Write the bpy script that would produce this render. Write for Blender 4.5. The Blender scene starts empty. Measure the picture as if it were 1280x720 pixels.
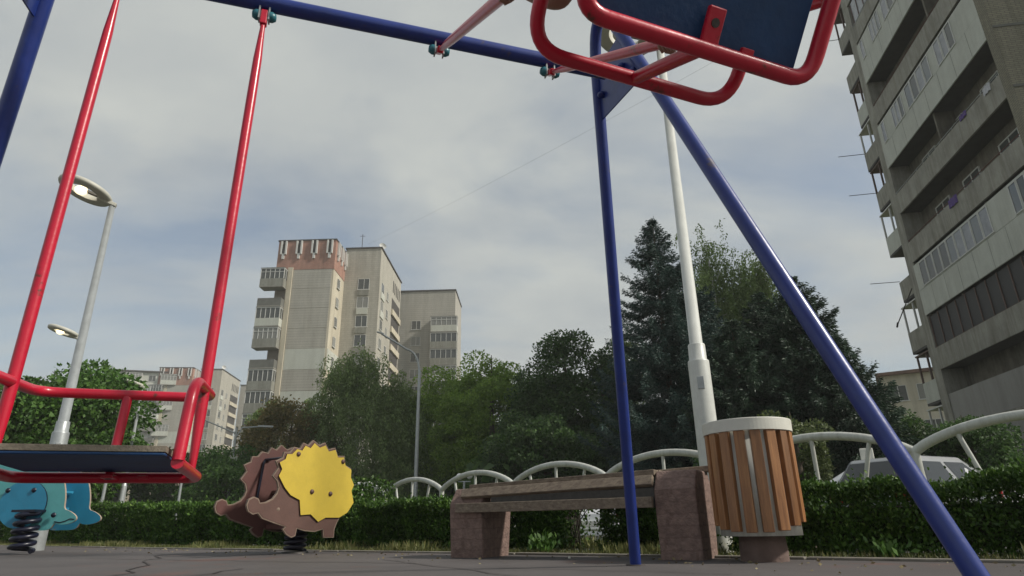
import bpy, bmesh, math, random
import numpy as np
from mathutils import Vector, Matrix
random.seed(7); rng = np.random.default_rng(11)
scene = bpy.context.scene
COL = scene.collection
D2R = math.radians
HAZE = .0009
# ---------------------------------------------------------------- helpers
ORG = {}
def V(*a): return Vector(a)
def tag(o, label=None, cat=None, group=None, kind=None):
    if label: o['label'] = label
    if cat: o['category'] = cat
    if group: o['group'] = group
    if kind: o['kind'] = kind
    return o
def empty(name, loc, label, cat, group=None):
    o = bpy.data.objects.new(name, None); COL.objects.link(o)
    o.location = loc; o.empty_display_size = .1; ORG[o.name] = Vector(loc)
    return tag(o, label, cat, group)
def link(name, me, parent=None, org=None):
    o = bpy.data.objects.new(name, me); COL.objects.link(o)
    if parent is not None:
        o.parent = parent; ORG[o.name] = ORG[parent.name]
    else:
        org = Vector(org or (0, 0, 0)); o.location = org; ORG[o.name] = org
    return o
class MB:
    """collects shapes in world coordinates (optionally through a frame) and builds one mesh"""
    def __init__(s, frame=None): s.v = []; s.f = []; s.m = []; s.sm = []; s.fr = frame
    def _p(s, p):
        p = Vector(p)
        if s.fr:
            o, ex, ey = s.fr; return o + ex*p.x + ey*p.y + Vector((0, 0, p.z))
        return p
    def add(s, vs, fs, mi=0, smooth=False):
        b = len(s.v); s.v += [s._p(p) for p in vs]
        s.f += [[b+i for i in f] for f in fs]; s.m += [mi]*len(fs); s.sm += [smooth]*len(fs)
    def box(s, x0, x1, y0, y1, z0, z1, mi=0):
        vs = [(x, y, z) for z in (z0, z1) for y in (y0, y1) for x in (x0, x1)]
        s.add(vs, [(0,2,3,1),(4,5,7,6),(0,1,5,4),(2,6,7,3),(0,4,6,2),(1,3,7,5)], mi)
    def obox(s, c, ax, ay, az, hx, hy, hz, mi=0):
        c, ax, ay, az = Vector(c), Vector(ax).normalized(), Vector(ay).normalized(), Vector(az).normalized()
        vs = [c+ax*(i*hx)+ay*(j*hy)+az*(k*hz) for k in (-1,1) for j in (-1,1) for i in (-1,1)]
        s.add(vs, [(0,2,3,1),(4,5,7,6),(0,1,5,4),(2,6,7,3),(0,4,6,2),(1,3,7,5)], mi)
    def tube(s, pts, r, n=14, closed=False, mi=0, caps=True, smooth=True):
        pts = [Vector(p) for p in pts]; N = len(pts)
        rs = r if isinstance(r, (list, tuple)) else [r]*N
        vs = []; prev = None
        for i, p in enumerate(pts):
            a = pts[i-1] if (i > 0 or closed) else pts[0]
            b = pts[(i+1) % N] if (i < N-1 or closed) else pts[-1]
            t = (b-a).normalized()
            if prev is None:
                u = t.orthogonal().normalized()
            else:
                u = (prev - t*prev.dot(t)).normalized()
            prev = u; w = t.cross(u)
            for k in range(n):
                an = 2*math.pi*k/n
                vs.append(p + (u*math.cos(an)+w*math.sin(an))*rs[i])
        fs = []
        for i in range(N if closed else N-1):
            j = (i+1) % N
            for k in range(n):
                k2 = (k+1) % n
                fs.append((i*n+k, i*n+k2, j*n+k2, j*n+k))
        s.add(vs, fs, mi, smooth)
        if caps and not closed:
            s.add(vs[:n], [tuple(reversed(range(n)))], mi); s.add(vs[-n:], [tuple(range(n))], mi)
    def lathe(s, c, prof, n=32, mi=0, smooth=True, axis=None):
        c = Vector(c); ez = Vector(axis or (0,0,1)).normalized(); ex = ez.orthogonal().normalized(); ey = ez.cross(ex)
        vs = []
        for (r, z) in prof:
            for k in range(n):
                a = 2*math.pi*k/n
                vs.append(c + ex*(r*math.cos(a)) + ey*(r*math.sin(a)) + ez*z)
        fs = []
        for i in range(len(prof)-1):
            for k in range(n):
                k2 = (k+1) % n; fs.append((i*n+k, i*n+k2, (i+1)*n+k2, (i+1)*n+k))
        s.add(vs, fs, mi, smooth)
    def sphere(s, c, r, n=20, mi=0, sz=1.0):
        m = n//2
        s.lathe(c, [(max(1e-4, r*math.sin(math.pi*i/m)), -r*sz*math.cos(math.pi*i/m)) for i in range(m+1)], n, mi)
    def prism(s, outline, o, ax, up, nrm, th, mi=0, mside=None):
        """outline (a,b) pairs in plane ax/up at o; thickness th along nrm"""
        o, ax, up, nrm = Vector(o), Vector(ax), Vector(up), Vector(nrm)
        n = len(outline)
        fr = [o + ax*a + up*b for a, b in outline]; bk = [p + nrm*th for p in fr]
        from mathutils.geometry import tessellate_polygon
        tri = tessellate_polygon([[Vector((a, b, 0)) for a, b in outline]])
        s.add(fr, [tuple(t) for t in tri], mi); s.add(bk, [tuple(reversed(t)) for t in tri], mi)
        s.add(fr+bk, [(i, (i+1) % n, n+(i+1) % n, n+i) for i in range(n)], mi if mside is None else mside)
    def build(s, name, mats, parent=None, org=None, bevel=0, recalc=True, auto=True):
        if not isinstance(mats, (list, tuple)): mats = [mats]
        o3 = ORG[parent.name] if parent is not None else Vector(org or (0,0,0))
        me = bpy.data.meshes.new(name)
        me.from_pydata([tuple(p-o3) for p in s.v], [], s.f)
        for m in mats: me.materials.append(m)
        me.polygons.foreach_set('material_index', s.m); me.polygons.foreach_set('use_smooth', s.sm)
        if recalc or bevel:
            bm = bmesh.new(); bm.from_mesh(me)
            bmesh.ops.remove_doubles(bm, verts=bm.verts, dist=1e-5) if bevel else None
            bmesh.ops.recalc_face_normals(bm, faces=bm.faces)
            bm.to_mesh(me); bm.free()
        me.update()
        ob = link(name, me, parent, org)
        if bevel:
            md = ob.modifiers.new('bevel', 'BEVEL'); md.width = bevel; md.segments = 2; md.limit_method = 'ANGLE'; md.angle_limit = D2R(35)
        return ob
def arc(a, c, b, n=8):
    """rounded corner at c between a and b (quadratic)"""
    a, c, b = Vector(a), Vector(c), Vector(b)
    return [a*(1-t)**2 + c*2*t*(1-t) + b*t*t for t in [i/n for i in range(n+1)]]
def rounded(pts, r, closed=False, n=7):
    pts = [Vector(p) for p in pts]; N = len(pts); out = []
    for i in range(N):
        if not closed and i in (0, N-1): out.append(pts[i]); continue
        p, q, w = pts[i-1], pts[i], pts[(i+1) % N]
        d1 = (p-q); d2 = (w-q); rr = min(r, d1.length*.49, d2.length*.49)
        out += arc(q+d1.normalized()*rr, q, q+d2.normalized()*rr, n)
    return out
# ---------------------------------------------------------------- materials
def lin(c):
    return tuple(((x/255)/12.92 if x/255 <= .04045 else ((x/255+.055)/1.055)**2.4) for x in c)
def mat(name, col, rough=.6, var=.15, scale=8, metal=0, bump=0, bscale=None, spec=.5, col2=None, thresh=None, coat=0, coord='Object'):
    """principled with noise mottling; col2/thresh = worn patches of a second colour"""
    m = bpy.data.materials.new(name); m.use_nodes = True; nt = m.node_tree; N = nt.nodes; L = nt.links
    b = N['Principled BSDF']; b.inputs['Roughness'].default_value = rough; b.inputs['Metallic'].default_value = metal
    b.inputs['Specular IOR Level'].default_value = spec; b.inputs['Coat Weight'].default_value = coat; b.inputs['Coat Roughness'].default_value = .15
    tc = N.new('ShaderNodeTexCoord')
    n = N.new('ShaderNodeTexNoise'); n.inputs['Scale'].default_value = scale; n.inputs['Detail'].default_value = 6; n.inputs['Roughness'].default_value = .65
    L.new(tc.outputs[coord], n.inputs['Vector'])
    r = N.new('ShaderNodeValToRGB'); r.color_ramp.elements[0].position = .3; r.color_ramp.elements[1].position = .7
    r.color_ramp.elements[0].color = tuple(x*(1-var) for x in col)+(1,); r.color_ramp.elements[1].color = tuple(min(1, x*(1+var)) for x in col)+(1,)
    L.new(n.outputs['Fac'], r.inputs['Fac']); out = r.outputs['Color']
    if col2 is not None:
        n2 = N.new('ShaderNodeTexNoise'); n2.inputs['Scale'].default_value = scale*.6; n2.inputs['Detail'].default_value = 8; n2.inputs['Roughness'].default_value = .7
        L.new(tc.outputs[coord], n2.inputs['Vector'])
        r2 = N.new('ShaderNodeValToRGB'); r2.color_ramp.elements[0].position = thresh; r2.color_ramp.elements[1].position = thresh+.06
        L.new(n2.outputs['Fac'], r2.inputs['Fac'])
        mx = N.new('ShaderNodeMixRGB'); L.new(r2.outputs['Color'], mx.inputs['Fac']); L.new(out, mx.inputs['Color1']); mx.inputs['Color2'].default_value = tuple(col2)+(1,)
        out = mx.outputs['Color']
    L.new(out, b.inputs['Base Color'])
    if bump:
        nb = N.new('ShaderNodeTexNoise'); nb.inputs['Scale'].default_value = bscale or scale*6; nb.inputs['Detail'].default_value = 5
        L.new(tc.outputs[coord], nb.inputs['Vector'])
        bp = N.new('ShaderNodeBump'); bp.inputs['Strength'].default_value = bump; bp.inputs['Distance'].default_value = .01
        L.new(nb.outputs['Fac'], bp.inputs['Height']); L.new(bp.outputs['Normal'], b.inputs['Normal'])
    return m
def brickmat(name, c1, c2, mortar, bw=.25, bh=.075, rough=.85, joint=.012, stain=.15, panel=None):
    m = bpy.data.materials.new(name); m.use_nodes = True; nt = m.node_tree; N = nt.nodes; L = nt.links
    b = N['Principled BSDF']; b.inputs['Roughness'].default_value = rough
    g = N.new('ShaderNodeNewGeometry'); sx = N.new('ShaderNodeSeparateXYZ'); L.new(g.outputs['Position'], sx.inputs[0])
    ad = N.new('ShaderNodeMath'); ad.operation = 'ADD'; L.new(sx.outputs[0], ad.inputs[0]); L.new(sx.outputs[1], ad.inputs[1])
    cb = N.new('ShaderNodeCombineXYZ'); L.new(ad.outputs[0], cb.inputs[0]); L.new(sx.outputs[2], cb.inputs[1])
    br = N.new('ShaderNodeTexBrick'); L.new(cb.outputs[0], br.inputs['Vector'])
    br.inputs['Scale'].default_value = 1; br.inputs['Brick Width'].default_value = bw; br.inputs['Row Height'].default_value = bh
    br.inputs['Mortar Size'].default_value = joint; br.inputs['Color1'].default_value = tuple(c1)+(1,); br.inputs['Color2'].default_value = tuple(c2)+(1,)
    br.inputs['Mortar'].default_value = tuple(mortar)+(1,); br.inputs['Bias'].default_value = -.2
    n = N.new('ShaderNodeTexNoise'); n.inputs['Scale'].default_value = .5; n.inputs['Detail'].default_value = 7; n.inputs['Roughness'].default_value = .7
    mp = N.new('ShaderNodeMapping'); mp.inputs['Scale'].default_value = (2.5, 2.5, .6)
    L.new(g.outputs['Position'], mp.inputs[0]); L.new(mp.outputs[0], n.inputs['Vector'])
    r = N.new('ShaderNodeValToRGB'); r.color_ramp.elements[0].position = .3; r.color_ramp.elements[1].position = .7
    r.color_ramp.elements[0].color = (1-stain*2,)*3+(1,); r.color_ramp.elements[1].color = (1,1,1,1)
    L.new(n.outputs['Fac'], r.inputs['Fac'])
    mx = N.new('ShaderNodeMixRGB'); mx.blend_type = 'MULTIPLY'; mx.inputs[0].default_value = 1
    L.new(br.outputs['Color'], mx.inputs[1]); L.new(r.outputs['Color'], mx.inputs[2]); L.new(mx.outputs[0], b.inputs['Base Color'])
    return m
def leafmat(name, c1, c2, c3=None, trans=.35, rough=.55):
    m = bpy.data.materials.new(name); m.use_nodes = True; nt = m.node_tree; N = nt.nodes; L = nt.links
    for n_ in list(N):
        if n_.type == 'BSDF_PRINCIPLED': N.remove(n_)
    out = [n_ for n_ in N if n_.type == 'OUTPUT_MATERIAL'][0]
    g = N.new('ShaderNodeNewGeometry'); r = N.new('ShaderNodeValToRGB')
    r.color_ramp.elements[0].color = tuple(c1)+(1,); r.color_ramp.elements[1].color = tuple(c2)+(1,)
    if c3: e = r.color_ramp.elements.new(.93); e.color = tuple(c2)+(1,); r.color_ramp.elements[-1].color = tuple(c3)+(1,)
    L.new(g.outputs['Random Per Island'], r.inputs['Fac'])
    tc = N.new('ShaderNodeTexCoord'); nn = N.new('ShaderNodeTexNoise'); nn.inputs['Scale'].default_value = 1.1; nn.inputs['Detail'].default_value = 2
    L.new(tc.outputs['Object'], nn.inputs['Vector'])
    hs = N.new('ShaderNodeHueSaturation'); L.new(r.outputs['Color'], hs.inputs['Color'])
    mr = N.new('ShaderNodeMapRange'); mr.inputs[1].default_value = .3; mr.inputs[2].default_value = .7; mr.inputs[3].default_value = .7; mr.inputs[4].default_value = 1.3
    L.new(nn.outputs['Fac'], mr.inputs[0]); L.new(mr.outputs[0], hs.inputs['Value'])
    d = N.new('ShaderNodeBsdfPrincipled'); d.inputs['Roughness'].default_value = rough; d.inputs['Specular IOR Level'].default_value = .35
    L.new(hs.outputs[0], d.inputs['Base Color'])
    t = N.new('ShaderNodeBsdfTranslucent'); L.new(hs.outputs[0], t.inputs['Color'])
    mx = N.new('ShaderNodeMixShader'); mx.inputs[0].default_value = trans
    L.new(d.outputs[0], mx.inputs[1]); L.new(t.outputs[0], mx.inputs[2]); L.new(mx.outputs[0], out.inputs['Surface'])
    return m
def glassmat(name, col, rough=.08, spec=.5):
    m = bpy.data.materials.new(name); m.use_nodes = True; b = m.node_tree.nodes['Principled BSDF']
    b.inputs['Base Color'].default_value = tuple(col)+(1,); b.inputs['Roughness'].default_value = rough; b.inputs['Specular IOR Level'].default_value = spec
    return m
def emit(name, col, st):
    m = bpy.data.materials.new(name); m.use_nodes = True; b = m.node_tree.nodes['Principled BSDF']
    b.inputs['Base Color'].default_value = tuple(col)+(1,); b.inputs['Emission Color'].default_value = tuple(col)+(1,); b.inputs['Emission Strength'].default_value = st
    return m
M = {}
M['red'] = mat('red_gloss_paint', (.5, .008, .032), .34, .1, 14, bump=.08, bscale=40, coat=.15, col2=(.13, .03, .02), thresh=.605)
M['blue'] = mat('blue_gloss_paint', (.014, .034, .2), .36, .15, 10, bump=.1, bscale=30, coat=.15, col2=(.07, .06, .1), thresh=.605)
M['teal'] = mat('teal_plastic_cap', (.03, .16, .2), .35, .1, 20)
M['plywood_blue'] = mat('blue_board_underside', (.009, .048, .14), .6, .2, 9, bump=.15, bscale=50)
M['board_top'] = mat('weathered_board', (.2, .17, .13), .8, .35, 25, bump=.3, col2=(.05, .16, .2), thresh=.62)
M['galv'] = mat('grey_galvanised_steel', (.36, .38, .38), .38, .12, 12, metal=.35, bump=.05)
M['white_metal'] = mat('white_painted_steel', (.6, .61, .57), .4, .08, 9, bump=.08, col2=(.35, .27, .18), thresh=.72)
M['bin_white'] = mat('white_bin_enamel', (.58, .58, .53), .5, .08, 6, bump=.05, col2=(.3, .12, .035), thresh=.62)
M['rim_white'] = mat('white_bin_rim', (.62, .61, .54), .5, .07, 9, bump=.05, col2=(.32, .16, .06), thresh=.68)
M['fence_white'] = mat('white_fence_paint', (.5, .51, .47), .45, .1, 7, bump=.05)
M['dark_steel'] = mat('dark_bolt_steel', (.06, .055, .05), .5, .3, 30, metal=.4)
M['spring'] = mat('dark_blue_spring_paint', (.006, .007, .02), .35, .3, 20)
M['rubber'] = None
M['concrete'] = mat('rough_concrete', (.22, .2, .18), .9, .25, 5, bump=.4)
M['plinth'] = mat('red_brown_concrete', (.14, .095, .08), .9, .3, 9, bump=.5, bscale=60)
M['leafcards'] = None
def stone_mat():
    m = mat('split_red_granite', (.215, .145, .122), .9, .32, 26, bump=.9, bscale=55); N = m.node_tree.nodes; L = m.node_tree.links
    b = N['Principled BSDF']; tc = N.new('ShaderNodeTexCoord'); sx = N.new('ShaderNodeSeparateXYZ'); L.new(tc.outputs['Object'], sx.inputs[0])
    ad = N.new('ShaderNodeMath'); ad.operation = 'ADD'; L.new(sx.outputs[0], ad.inputs[0]); L.new(sx.outputs[1], ad.inputs[1])
    cb = N.new('ShaderNodeCombineXYZ'); L.new(ad.outputs[0], cb.inputs[0]); L.new(sx.outputs[2], cb.inputs[1])
    nz = N.new('ShaderNodeTexNoise'); nz.inputs['Scale'].default_value = 14; L.new(tc.outputs['Object'], nz.inputs['Vector'])
    mxv = N.new('ShaderNodeMixRGB'); mxv.inputs[0].default_value = .03; L.new(cb.outputs[0], mxv.inputs[1]); L.new(nz.outputs['Color'], mxv.inputs[2])
    br = N.new('ShaderNodeTexBrick'); L.new(mxv.outputs[0], br.inputs['Vector']); br.inputs['Scale'].default_value = 1
    br.inputs['Brick Width'].default_value = .13; br.inputs['Row Height'].default_value = .065; br.inputs['Mortar Size'].default_value = .004
    br.inputs['Color1'].default_value = (1,1,1,1); br.inputs['Color2'].default_value = (.8,.78,.76,1); br.inputs['Mortar'].default_value = (.62,.58,.56,1)
    old = b.inputs['Base Color'].links[0].from_socket
    mx = N.new('ShaderNodeMixRGB'); mx.blend_type = 'MULTIPLY'; mx.inputs[0].default_value = .6
    L.new(old, mx.inputs[1]); L.new(br.outputs['Color'], mx.inputs[2]); L.new(mx.outputs[0], b.inputs['Base Color'])
    return m
M['stone'] = stone_mat()
def wood_mat(name, c1, c2, axis, rough=.6, coat=0):
    """long grain: noise squeezed along the given world axis"""
    m = bpy.data.materials.new(name); m.use_nodes = True; nt = m.node_tree; N = nt.nodes; L = nt.links
    b = N['Principled BSDF']; b.inputs['Roughness'].default_value = rough; b.inputs['Coat Weight'].default_value = coat
    tc = N.new('ShaderNodeTexCoord'); mp = N.new('ShaderNodeMapping'); mp.inputs['Rotation'].default_value = (0, 0, axis[1]); mp.inputs['Scale'].default_value = axis[0]
    L.new(tc.outputs['Object'], mp.inputs[0])
    n = N.new('ShaderNodeTexNoise'); n.inputs['Scale'].default_value = 6; n.inputs['Detail'].default_value = 7; n.inputs['Roughness'].default_value = .7
    L.new(mp.outputs[0], n.inputs['Vector'])
    r = N.new('ShaderNodeValToRGB'); r.color_ramp.elements[0].position = .28; r.color_ramp.elements[1].position = .72
    r.color_ramp.elements[0].color = tuple(c1)+(1,); r.color_ramp.elements[1].color = tuple(c2)+(1,)
    L.new(n.outputs['Fac'], r.inputs['Fac'])
    g = N.new('ShaderNodeObjectInfo'); hs = N.new('ShaderNodeHueSaturation'); mr = N.new('ShaderNodeMapRange'); mr.inputs[3].default_value = .65; mr.inputs[4].default_value = 1.3
    L.new(g.outputs['Random'], mr.inputs[0]); L.new(mr.outputs[0], hs.inputs['Value']); L.new(r.outputs['Color'], hs.inputs['Color'])
    L.new(hs.outputs[0], b.inputs['Base Color'])
    bp = N.new('ShaderNodeBump'); bp.inputs['Strength'].default_value = .35; bp.inputs['Distance'].default_value = .004
    L.new(n.outputs['Fac'], bp.inputs['Height']); L.new(bp.outputs['Normal'], b.inputs['Normal'])
    return m
M['slat_orange'] = wood_mat('varnished_orange_wood', (.15, .06, .022), (.39, .185, .072), ((9, 9, .6), 0), .45, .1)
M['bench_wood'] = wood_mat('worn_grey_brown_wood', (.085, .058, .043), (.30, .24, .175), ((.6, 9, 9), D2R(29.6)), .75)
# ---------------------------------------------------------------- camera
F_PX, PITCH, ROLL, CAMH = 791., 20.33, 1.07, .22
cam = bpy.data.cameras.new('camera'); cam.sensor_width = 36; cam.lens = F_PX*36/1280; cam.clip_end = 3000; cam.clip_start = .02
co = bpy.data.objects.new('camera', cam); COL.objects.link(co); scene.camera = co
p, r_ = D2R(PITCH), D2R(ROLL)
fw = V(0, math.cos(p), math.sin(p)); rt0 = V(1, 0, 0); up0 = V(0, -math.sin(p), math.cos(p))
rt = rt0*math.cos(r_) - up0*math.sin(r_); up = rt0*math.sin(r_) + up0*math.cos(r_)
mw = Matrix(((rt.x, up.x, -fw.x, 0), (rt.y, up.y, -fw.y, 0), (rt.z, up.z, -fw.z, CAMH), (0, 0, 0, 1)))
co.matrix_world = mw
# ---------------------------------------------------------------- light
SUN_AZ, SUN_EL = 106., 41.
w = bpy.data.worlds.new('World'); scene.world = w; w.use_nodes = True; N = w.node_tree.nodes; L = w.node_tree.links
bg = N['Background']; bg.inputs['Strength'].default_value = .1
sky = N.new('ShaderNodeTexSky'); sky.sky_type = 'NISHITA'; sky.sun_disc = False; sky.sun_elevation = D2R(SUN_EL); sky.sun_rotation = D2R(SUN_AZ)
sky.air_density = 1.2; sky.dust_density = 2.5
tc = N.new('ShaderNodeTexCoord'); mp = N.new('ShaderNodeMapping'); mp.inputs['Rotation'].default_value = (0, 0, D2R(-25))
# project the view direction on a cloud layer so that clouds flatten towards the horizon
sx = N.new('ShaderNodeSeparateXYZ'); L.new(tc.outputs['Generated'], sx.inputs[0])
zz = N.new('ShaderNodeMath'); zz.operation = 'ADD'; zz.inputs[1].default_value = .28; L.new(sx.outputs[2], zz.inputs[0])
zm = N.new('ShaderNodeMath'); zm.operation = 'MAXIMUM'; zm.inputs[1].default_value = .12; L.new(zz.outputs[0], zm.inputs[0])
dv = N.new('ShaderNodeVectorMath'); dv.operation = 'DIVIDE'; cbz = N.new('ShaderNodeCombineXYZ')
for i in range(3): L.new(zm.outputs[0], cbz.inputs[i])
L.new(tc.outputs['Generated'], dv.inputs[0]); L.new(cbz.outputs[0], dv.inputs[1]); L.new(dv.outputs[0], mp.inputs[0])
mp.inputs['Scale'].default_value = (1.0, 1.45, .6)
n1 = N.new('ShaderNodeTexNoise'); n1.inputs['Scale'].default_value = 1.15; n1.inputs['Detail'].default_value = 7; n1.inputs['Roughness'].default_value = .52; n1.inputs['Distortion'].default_value = .35
L.new(mp.outputs[0], n1.inputs['Vector'])
cr = N.new('ShaderNodeValToRGB'); cr.color_ramp.elements[0].position = .36; cr.color_ramp.elements[1].position = .56
cr.color_ramp.elements[0].color = (.26, .26, .26, 1); cr.color_ramp.elements[1].color = (.95, .95, .95, 1)
L.new(n1.outputs['Fac'], cr.inputs['Fac'])
n2 = N.new('ShaderNodeTexNoise'); n2.inputs['Scale'].default_value = 2.6; n2.inputs['Detail'].default_value = 8; n2.inputs['Roughness'].default_value = .55
L.new(mp.outputs[0], n2.inputs['Vector'])
cc = N.new('ShaderNodeValToRGB'); cc.color_ramp.elements[0].position = .35; cc.color_ramp.elements[1].position = .68
cc.color_ramp.elements[0].color = (4.15, 4.4, 4.42, 1); cc.color_ramp.elements[1].color = (5.2, 5.38, 5.08, 1)
L.new(n2.outputs['Fac'], cc.inputs['Fac'])
mxs = N.new('ShaderNodeMixRGB'); L.new(cr.outputs['Color'], mxs.inputs[0]); L.new(sky.outputs[0], mxs.inputs[1]); L.new(cc.outputs['Color'], mxs.inputs[2])
L.new(mxs.outputs[0], bg.inputs['Color'])
sun = bpy.data.lights.new('sun', 'SUN'); sun.energy = 3.5; sun.angle = D2R(5); sun.color = (1, .95, .86)
so = bpy.data.objects.new('sun', sun); COL.objects.link(so)
sd = V(math.sin(D2R(SUN_AZ))*math.cos(D2R(SUN_EL)), math.cos(D2R(SUN_AZ))*math.cos(D2R(SUN_EL)), math.sin(D2R(SUN_EL)))
so.rotation_euler = sd.to_track_quat('Z', 'Y').to_euler()
scene.view_settings.view_transform = 'Standard'; scene.view_settings.look = 'None'; scene.view_settings.gamma = 1; scene.view_settings.exposure = .18
# ---------------------------------------------------------------- ground
A2 = V(.8, -.6, 0); B2 = V(.6, .8, 0)          # along the hedge, away from the playground
def AB(a, b, z=0): return A2*a + B2*b + V(0, 0, z)
def gnd_mat():
    m = mat('dry_lawn_soil', (.085, .085, .04), .95, .35, 3, bump=.5, col2=(.05, .075, .02), thresh=.5); return m
M['soil'] = gnd_mat()
def rubber_mat():
    m = mat('worn_rubber_safety_surface', (.082, .072, .07), .75, .22, 1.2, bump=.35, bscale=160, col2=(.115, .07, .06), thresh=.56)
    return m
M['rubber'] = rubber_mat()
prof = [(-60, 0), (4.6, 0), (6.2, -.05), (7.5, -.32), (40, -.38), (1400, -.4)]
mb = MB()
xs = [-1400, -60, -20, -8, 0, 8, 20, 60, 1400]
vs = [AB(a, b, z-.012) for b, z in prof for a in xs]; nx = len(xs)
mb.add(vs, [(j*nx+i, j*nx+i+1, (j+1)*nx+i+1, (j+1)*nx+i) for j in range(len(prof)-1) for i in range(nx-1)])
mb.build('ground', M['soil']).__setitem__('kind', 'structure')
mb = MB(); mb.add([AB(a, b, 0) for b in (-9, 3.97) for a in (-22, 14)], [(0, 1, 3, 2)])
mb.build('playground_surface', M['rubber'])['kind'] = 'structure'
# seams / cracks of the rubber surface as thin dark inlays
M['crack'] = mat('dark_seam', (.05, .042, .04), .9, .3, 10)
mb = MB()
def crack(pts, w):
    pts = [Vector(q) for q in pts]
    for a, b in zip(pts[:-1], pts[1:]):
        d = (b-a).normalized(); n = V(-d.y, d.x, 0)*w*.7
        mb.add([a-n+V(0,0,.004), b-n+V(0,0,.004), b+n+V(0,0,.004), a+n+V(0,0,.004)], [(0,1,2,3)])
def jag(a, b, n, amp):
    a, b = Vector(a), Vector(b); d = (b-a); nn = V(-d.y, d.x, 0).normalized()
    return [a + d*(i/n) + nn*random.uniform(-amp, amp)*(0 < i < n) for i in range(n+1)]
crack(jag((-1.55, 3.9, 0), (-1.62, 2.2, 0), 9, .05), .012)
crack(jag((-3.2, 6.2, 0), (-1.9, 3.2, 0), 12, .06), .012)
crack(jag((-1.9, 3.3, 0), (.1, 2.7, 0), 12, .04), .008)
crack(jag((-.1, 3.6, 0), (.9, 2.9, 0), 9, .04), .007)
crack(jag((-3.5, 5.6, 0), (-.6, 4.1, 0), 14, .03), .012)
crack(jag((-.9, 4.6, 0), (.2, 2.6, 0), 10, .04), .008)
mb.build('surface_cracks', M['crack'])['kind'] = 'structure'
M['kerb'] = mat('pale_kerb_concrete', (.17, .155, .13), .9, .3, 6, bump=.5)
mb = MB((V(0,0,0), A2, B2)); 
x = -22
while x < 14:
    mb.box(x, x+.99, 3.975, 4.05, -.05, .012+random.uniform(-.003, .003)); x += 1.0
mb.build('kerb_edging', M['kerb'], bevel=.006)['kind'] = 'structure'
M['asphalt'] = mat('grey_asphalt', (.06, .06, .06), .9, .2, 3, bump=.3)
mb = MB((V(0,0,0), A2, B2)); mb.add([(a, b, z) for b, z in ((8.3, -.33), (16, -.345)) for a in (-60, 60)], [(0,1,3,2)])
mb.build('road', M['asphalt'])['kind'] = 'structure'
# ---------------------------------------------------------------- foliage helpers
def quads(P, T, S, name, m, parent=None, org=None, aspect=.5, kind=None):
    """P (n,3) positions, T (n,3) leaf axis directions, S sizes -> bent leaf rhombi"""
    n = len(P); T = T/np.linalg.norm(T, axis=1, keepdims=True)
    R = rng.normal(size=(n, 3)); W = np.cross(T, R); W /= np.linalg.norm(W, axis=1, keepdims=True)
    Nn = np.cross(T, W)
    S = np.asarray(S).reshape(-1, 1)*np.ones((n, 1))
    a = P; b = P + T*S*.5 + W*S*aspect*.5 + Nn*S*.08; c = P + T*S; d = P + T*S*.5 - W*S*aspect*.5 + Nn*S*.08
    o3 = np.array(ORG[parent.name] if parent is not None else (org or (0,0,0)))
    v = np.stack([a, b, c, d], 1).reshape(-1, 3) - o3
    me = bpy.data.meshes.new(name); me.vertices.add(4*n); me.vertices.foreach_set('co', v.astype(np.float32).ravel())
    me.loops.add(4*n); me.loops.foreach_set('vertex_index', np.arange(4*n, dtype=np.int32))
    me.polygons.add(n); me.polygons.foreach_set('loop_start', np.arange(0, 4*n, 4, dtype=np.int32)); me.polygons.foreach_set('loop_total', np.full(n, 4, dtype=np.int32))
    me.update(calc_edges=True); me.materials.append(m); me.validate()
    return link(name, me, parent, org)
def unit(n):
    v = rng.normal(size=(n, 3)); return v/np.linalg.norm(v, axis=1, keepdims=True)
def limbs(mb, base, top, r0, n, spread, h0=.35):
    base, top = Vector(base), Vector(top); H = top-base
    pts = [base + H*t + V(random.uniform(-1,1), random.uniform(-1,1), 0)*spread*.04*(t > 0) for t in (0, .2, .4, .6, .8, 1)]
    mb.tube(pts, [r0*1.25, r0, r0*.8, r0*.6, r0*.35, r0*.08], 9)
    for i in range(n):
        t = h0 + (1-h0)*.85*(i+.5)/n; a = random.uniform(0, 6.28); s = base + H*t; ln = spread*(1.05-t*.55)*random.uniform(.6, 1)
        e = s + V(math.cos(a)*ln, math.sin(a)*ln, ln*random.uniform(.25, .7)); mid = s.lerp(e, .5) + V(0, 0, -ln*.06)
        mb.tube([s, mid, e], [r0*.4*(1.1-t), r0*.25*(1.1-t), r0*.06], 6)
M['bark'] = mat('grey_brown_bark', (.1, .08, .06), .95, .35, 12, bump=.7)
M['birch_bark'] = mat('white_birch_bark', (.5, .49, .45), .8, .15, 6, col2=(.03, .03, .03), thresh=.6)
LEAF = dict(
 maple=leafmat('maple_leaf', (.045, .11, .022), (.11, .21, .04)),
 dark=leafmat('dark_leaf', (.032, .068, .02), (.085, .155, .042), trans=.4),
 bright=leafmat('bright_leaf', (.13, .23, .035), (.28, .4, .07), trans=.5),
 brown=leafmat('browning_chestnut_leaf', (.11, .12, .035), (.27, .2, .08), trans=.45),
 birch=leafmat('birch_leaf', (.13, .19, .065), (.29, .38, .14), trans=.45),
 needle=leafmat('blue_spruce_needle', (.020, .046, .038), (.064, .11, .09), trans=.12),
 needle2=leafmat('green_spruce_needle', (.018, .042, .025), (.054, .09, .052), trans=.12),
 hedge=leafmat('hedge_leaf', (.022, .055, .010), (.085, .17, .025), (.2, .3, .07), trans=.25),
 lime=leafmat('pale_leaf', (.06, .085, .03), (.13, .16, .06)),
 grass=leafmat('grass_blade', (.08, .11, .03), (.24, .23, .09), trans=.4))
def pol(az, d, z=0): return V(d*math.sin(D2R(az)), d*math.cos(D2R(az)), z)
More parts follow.
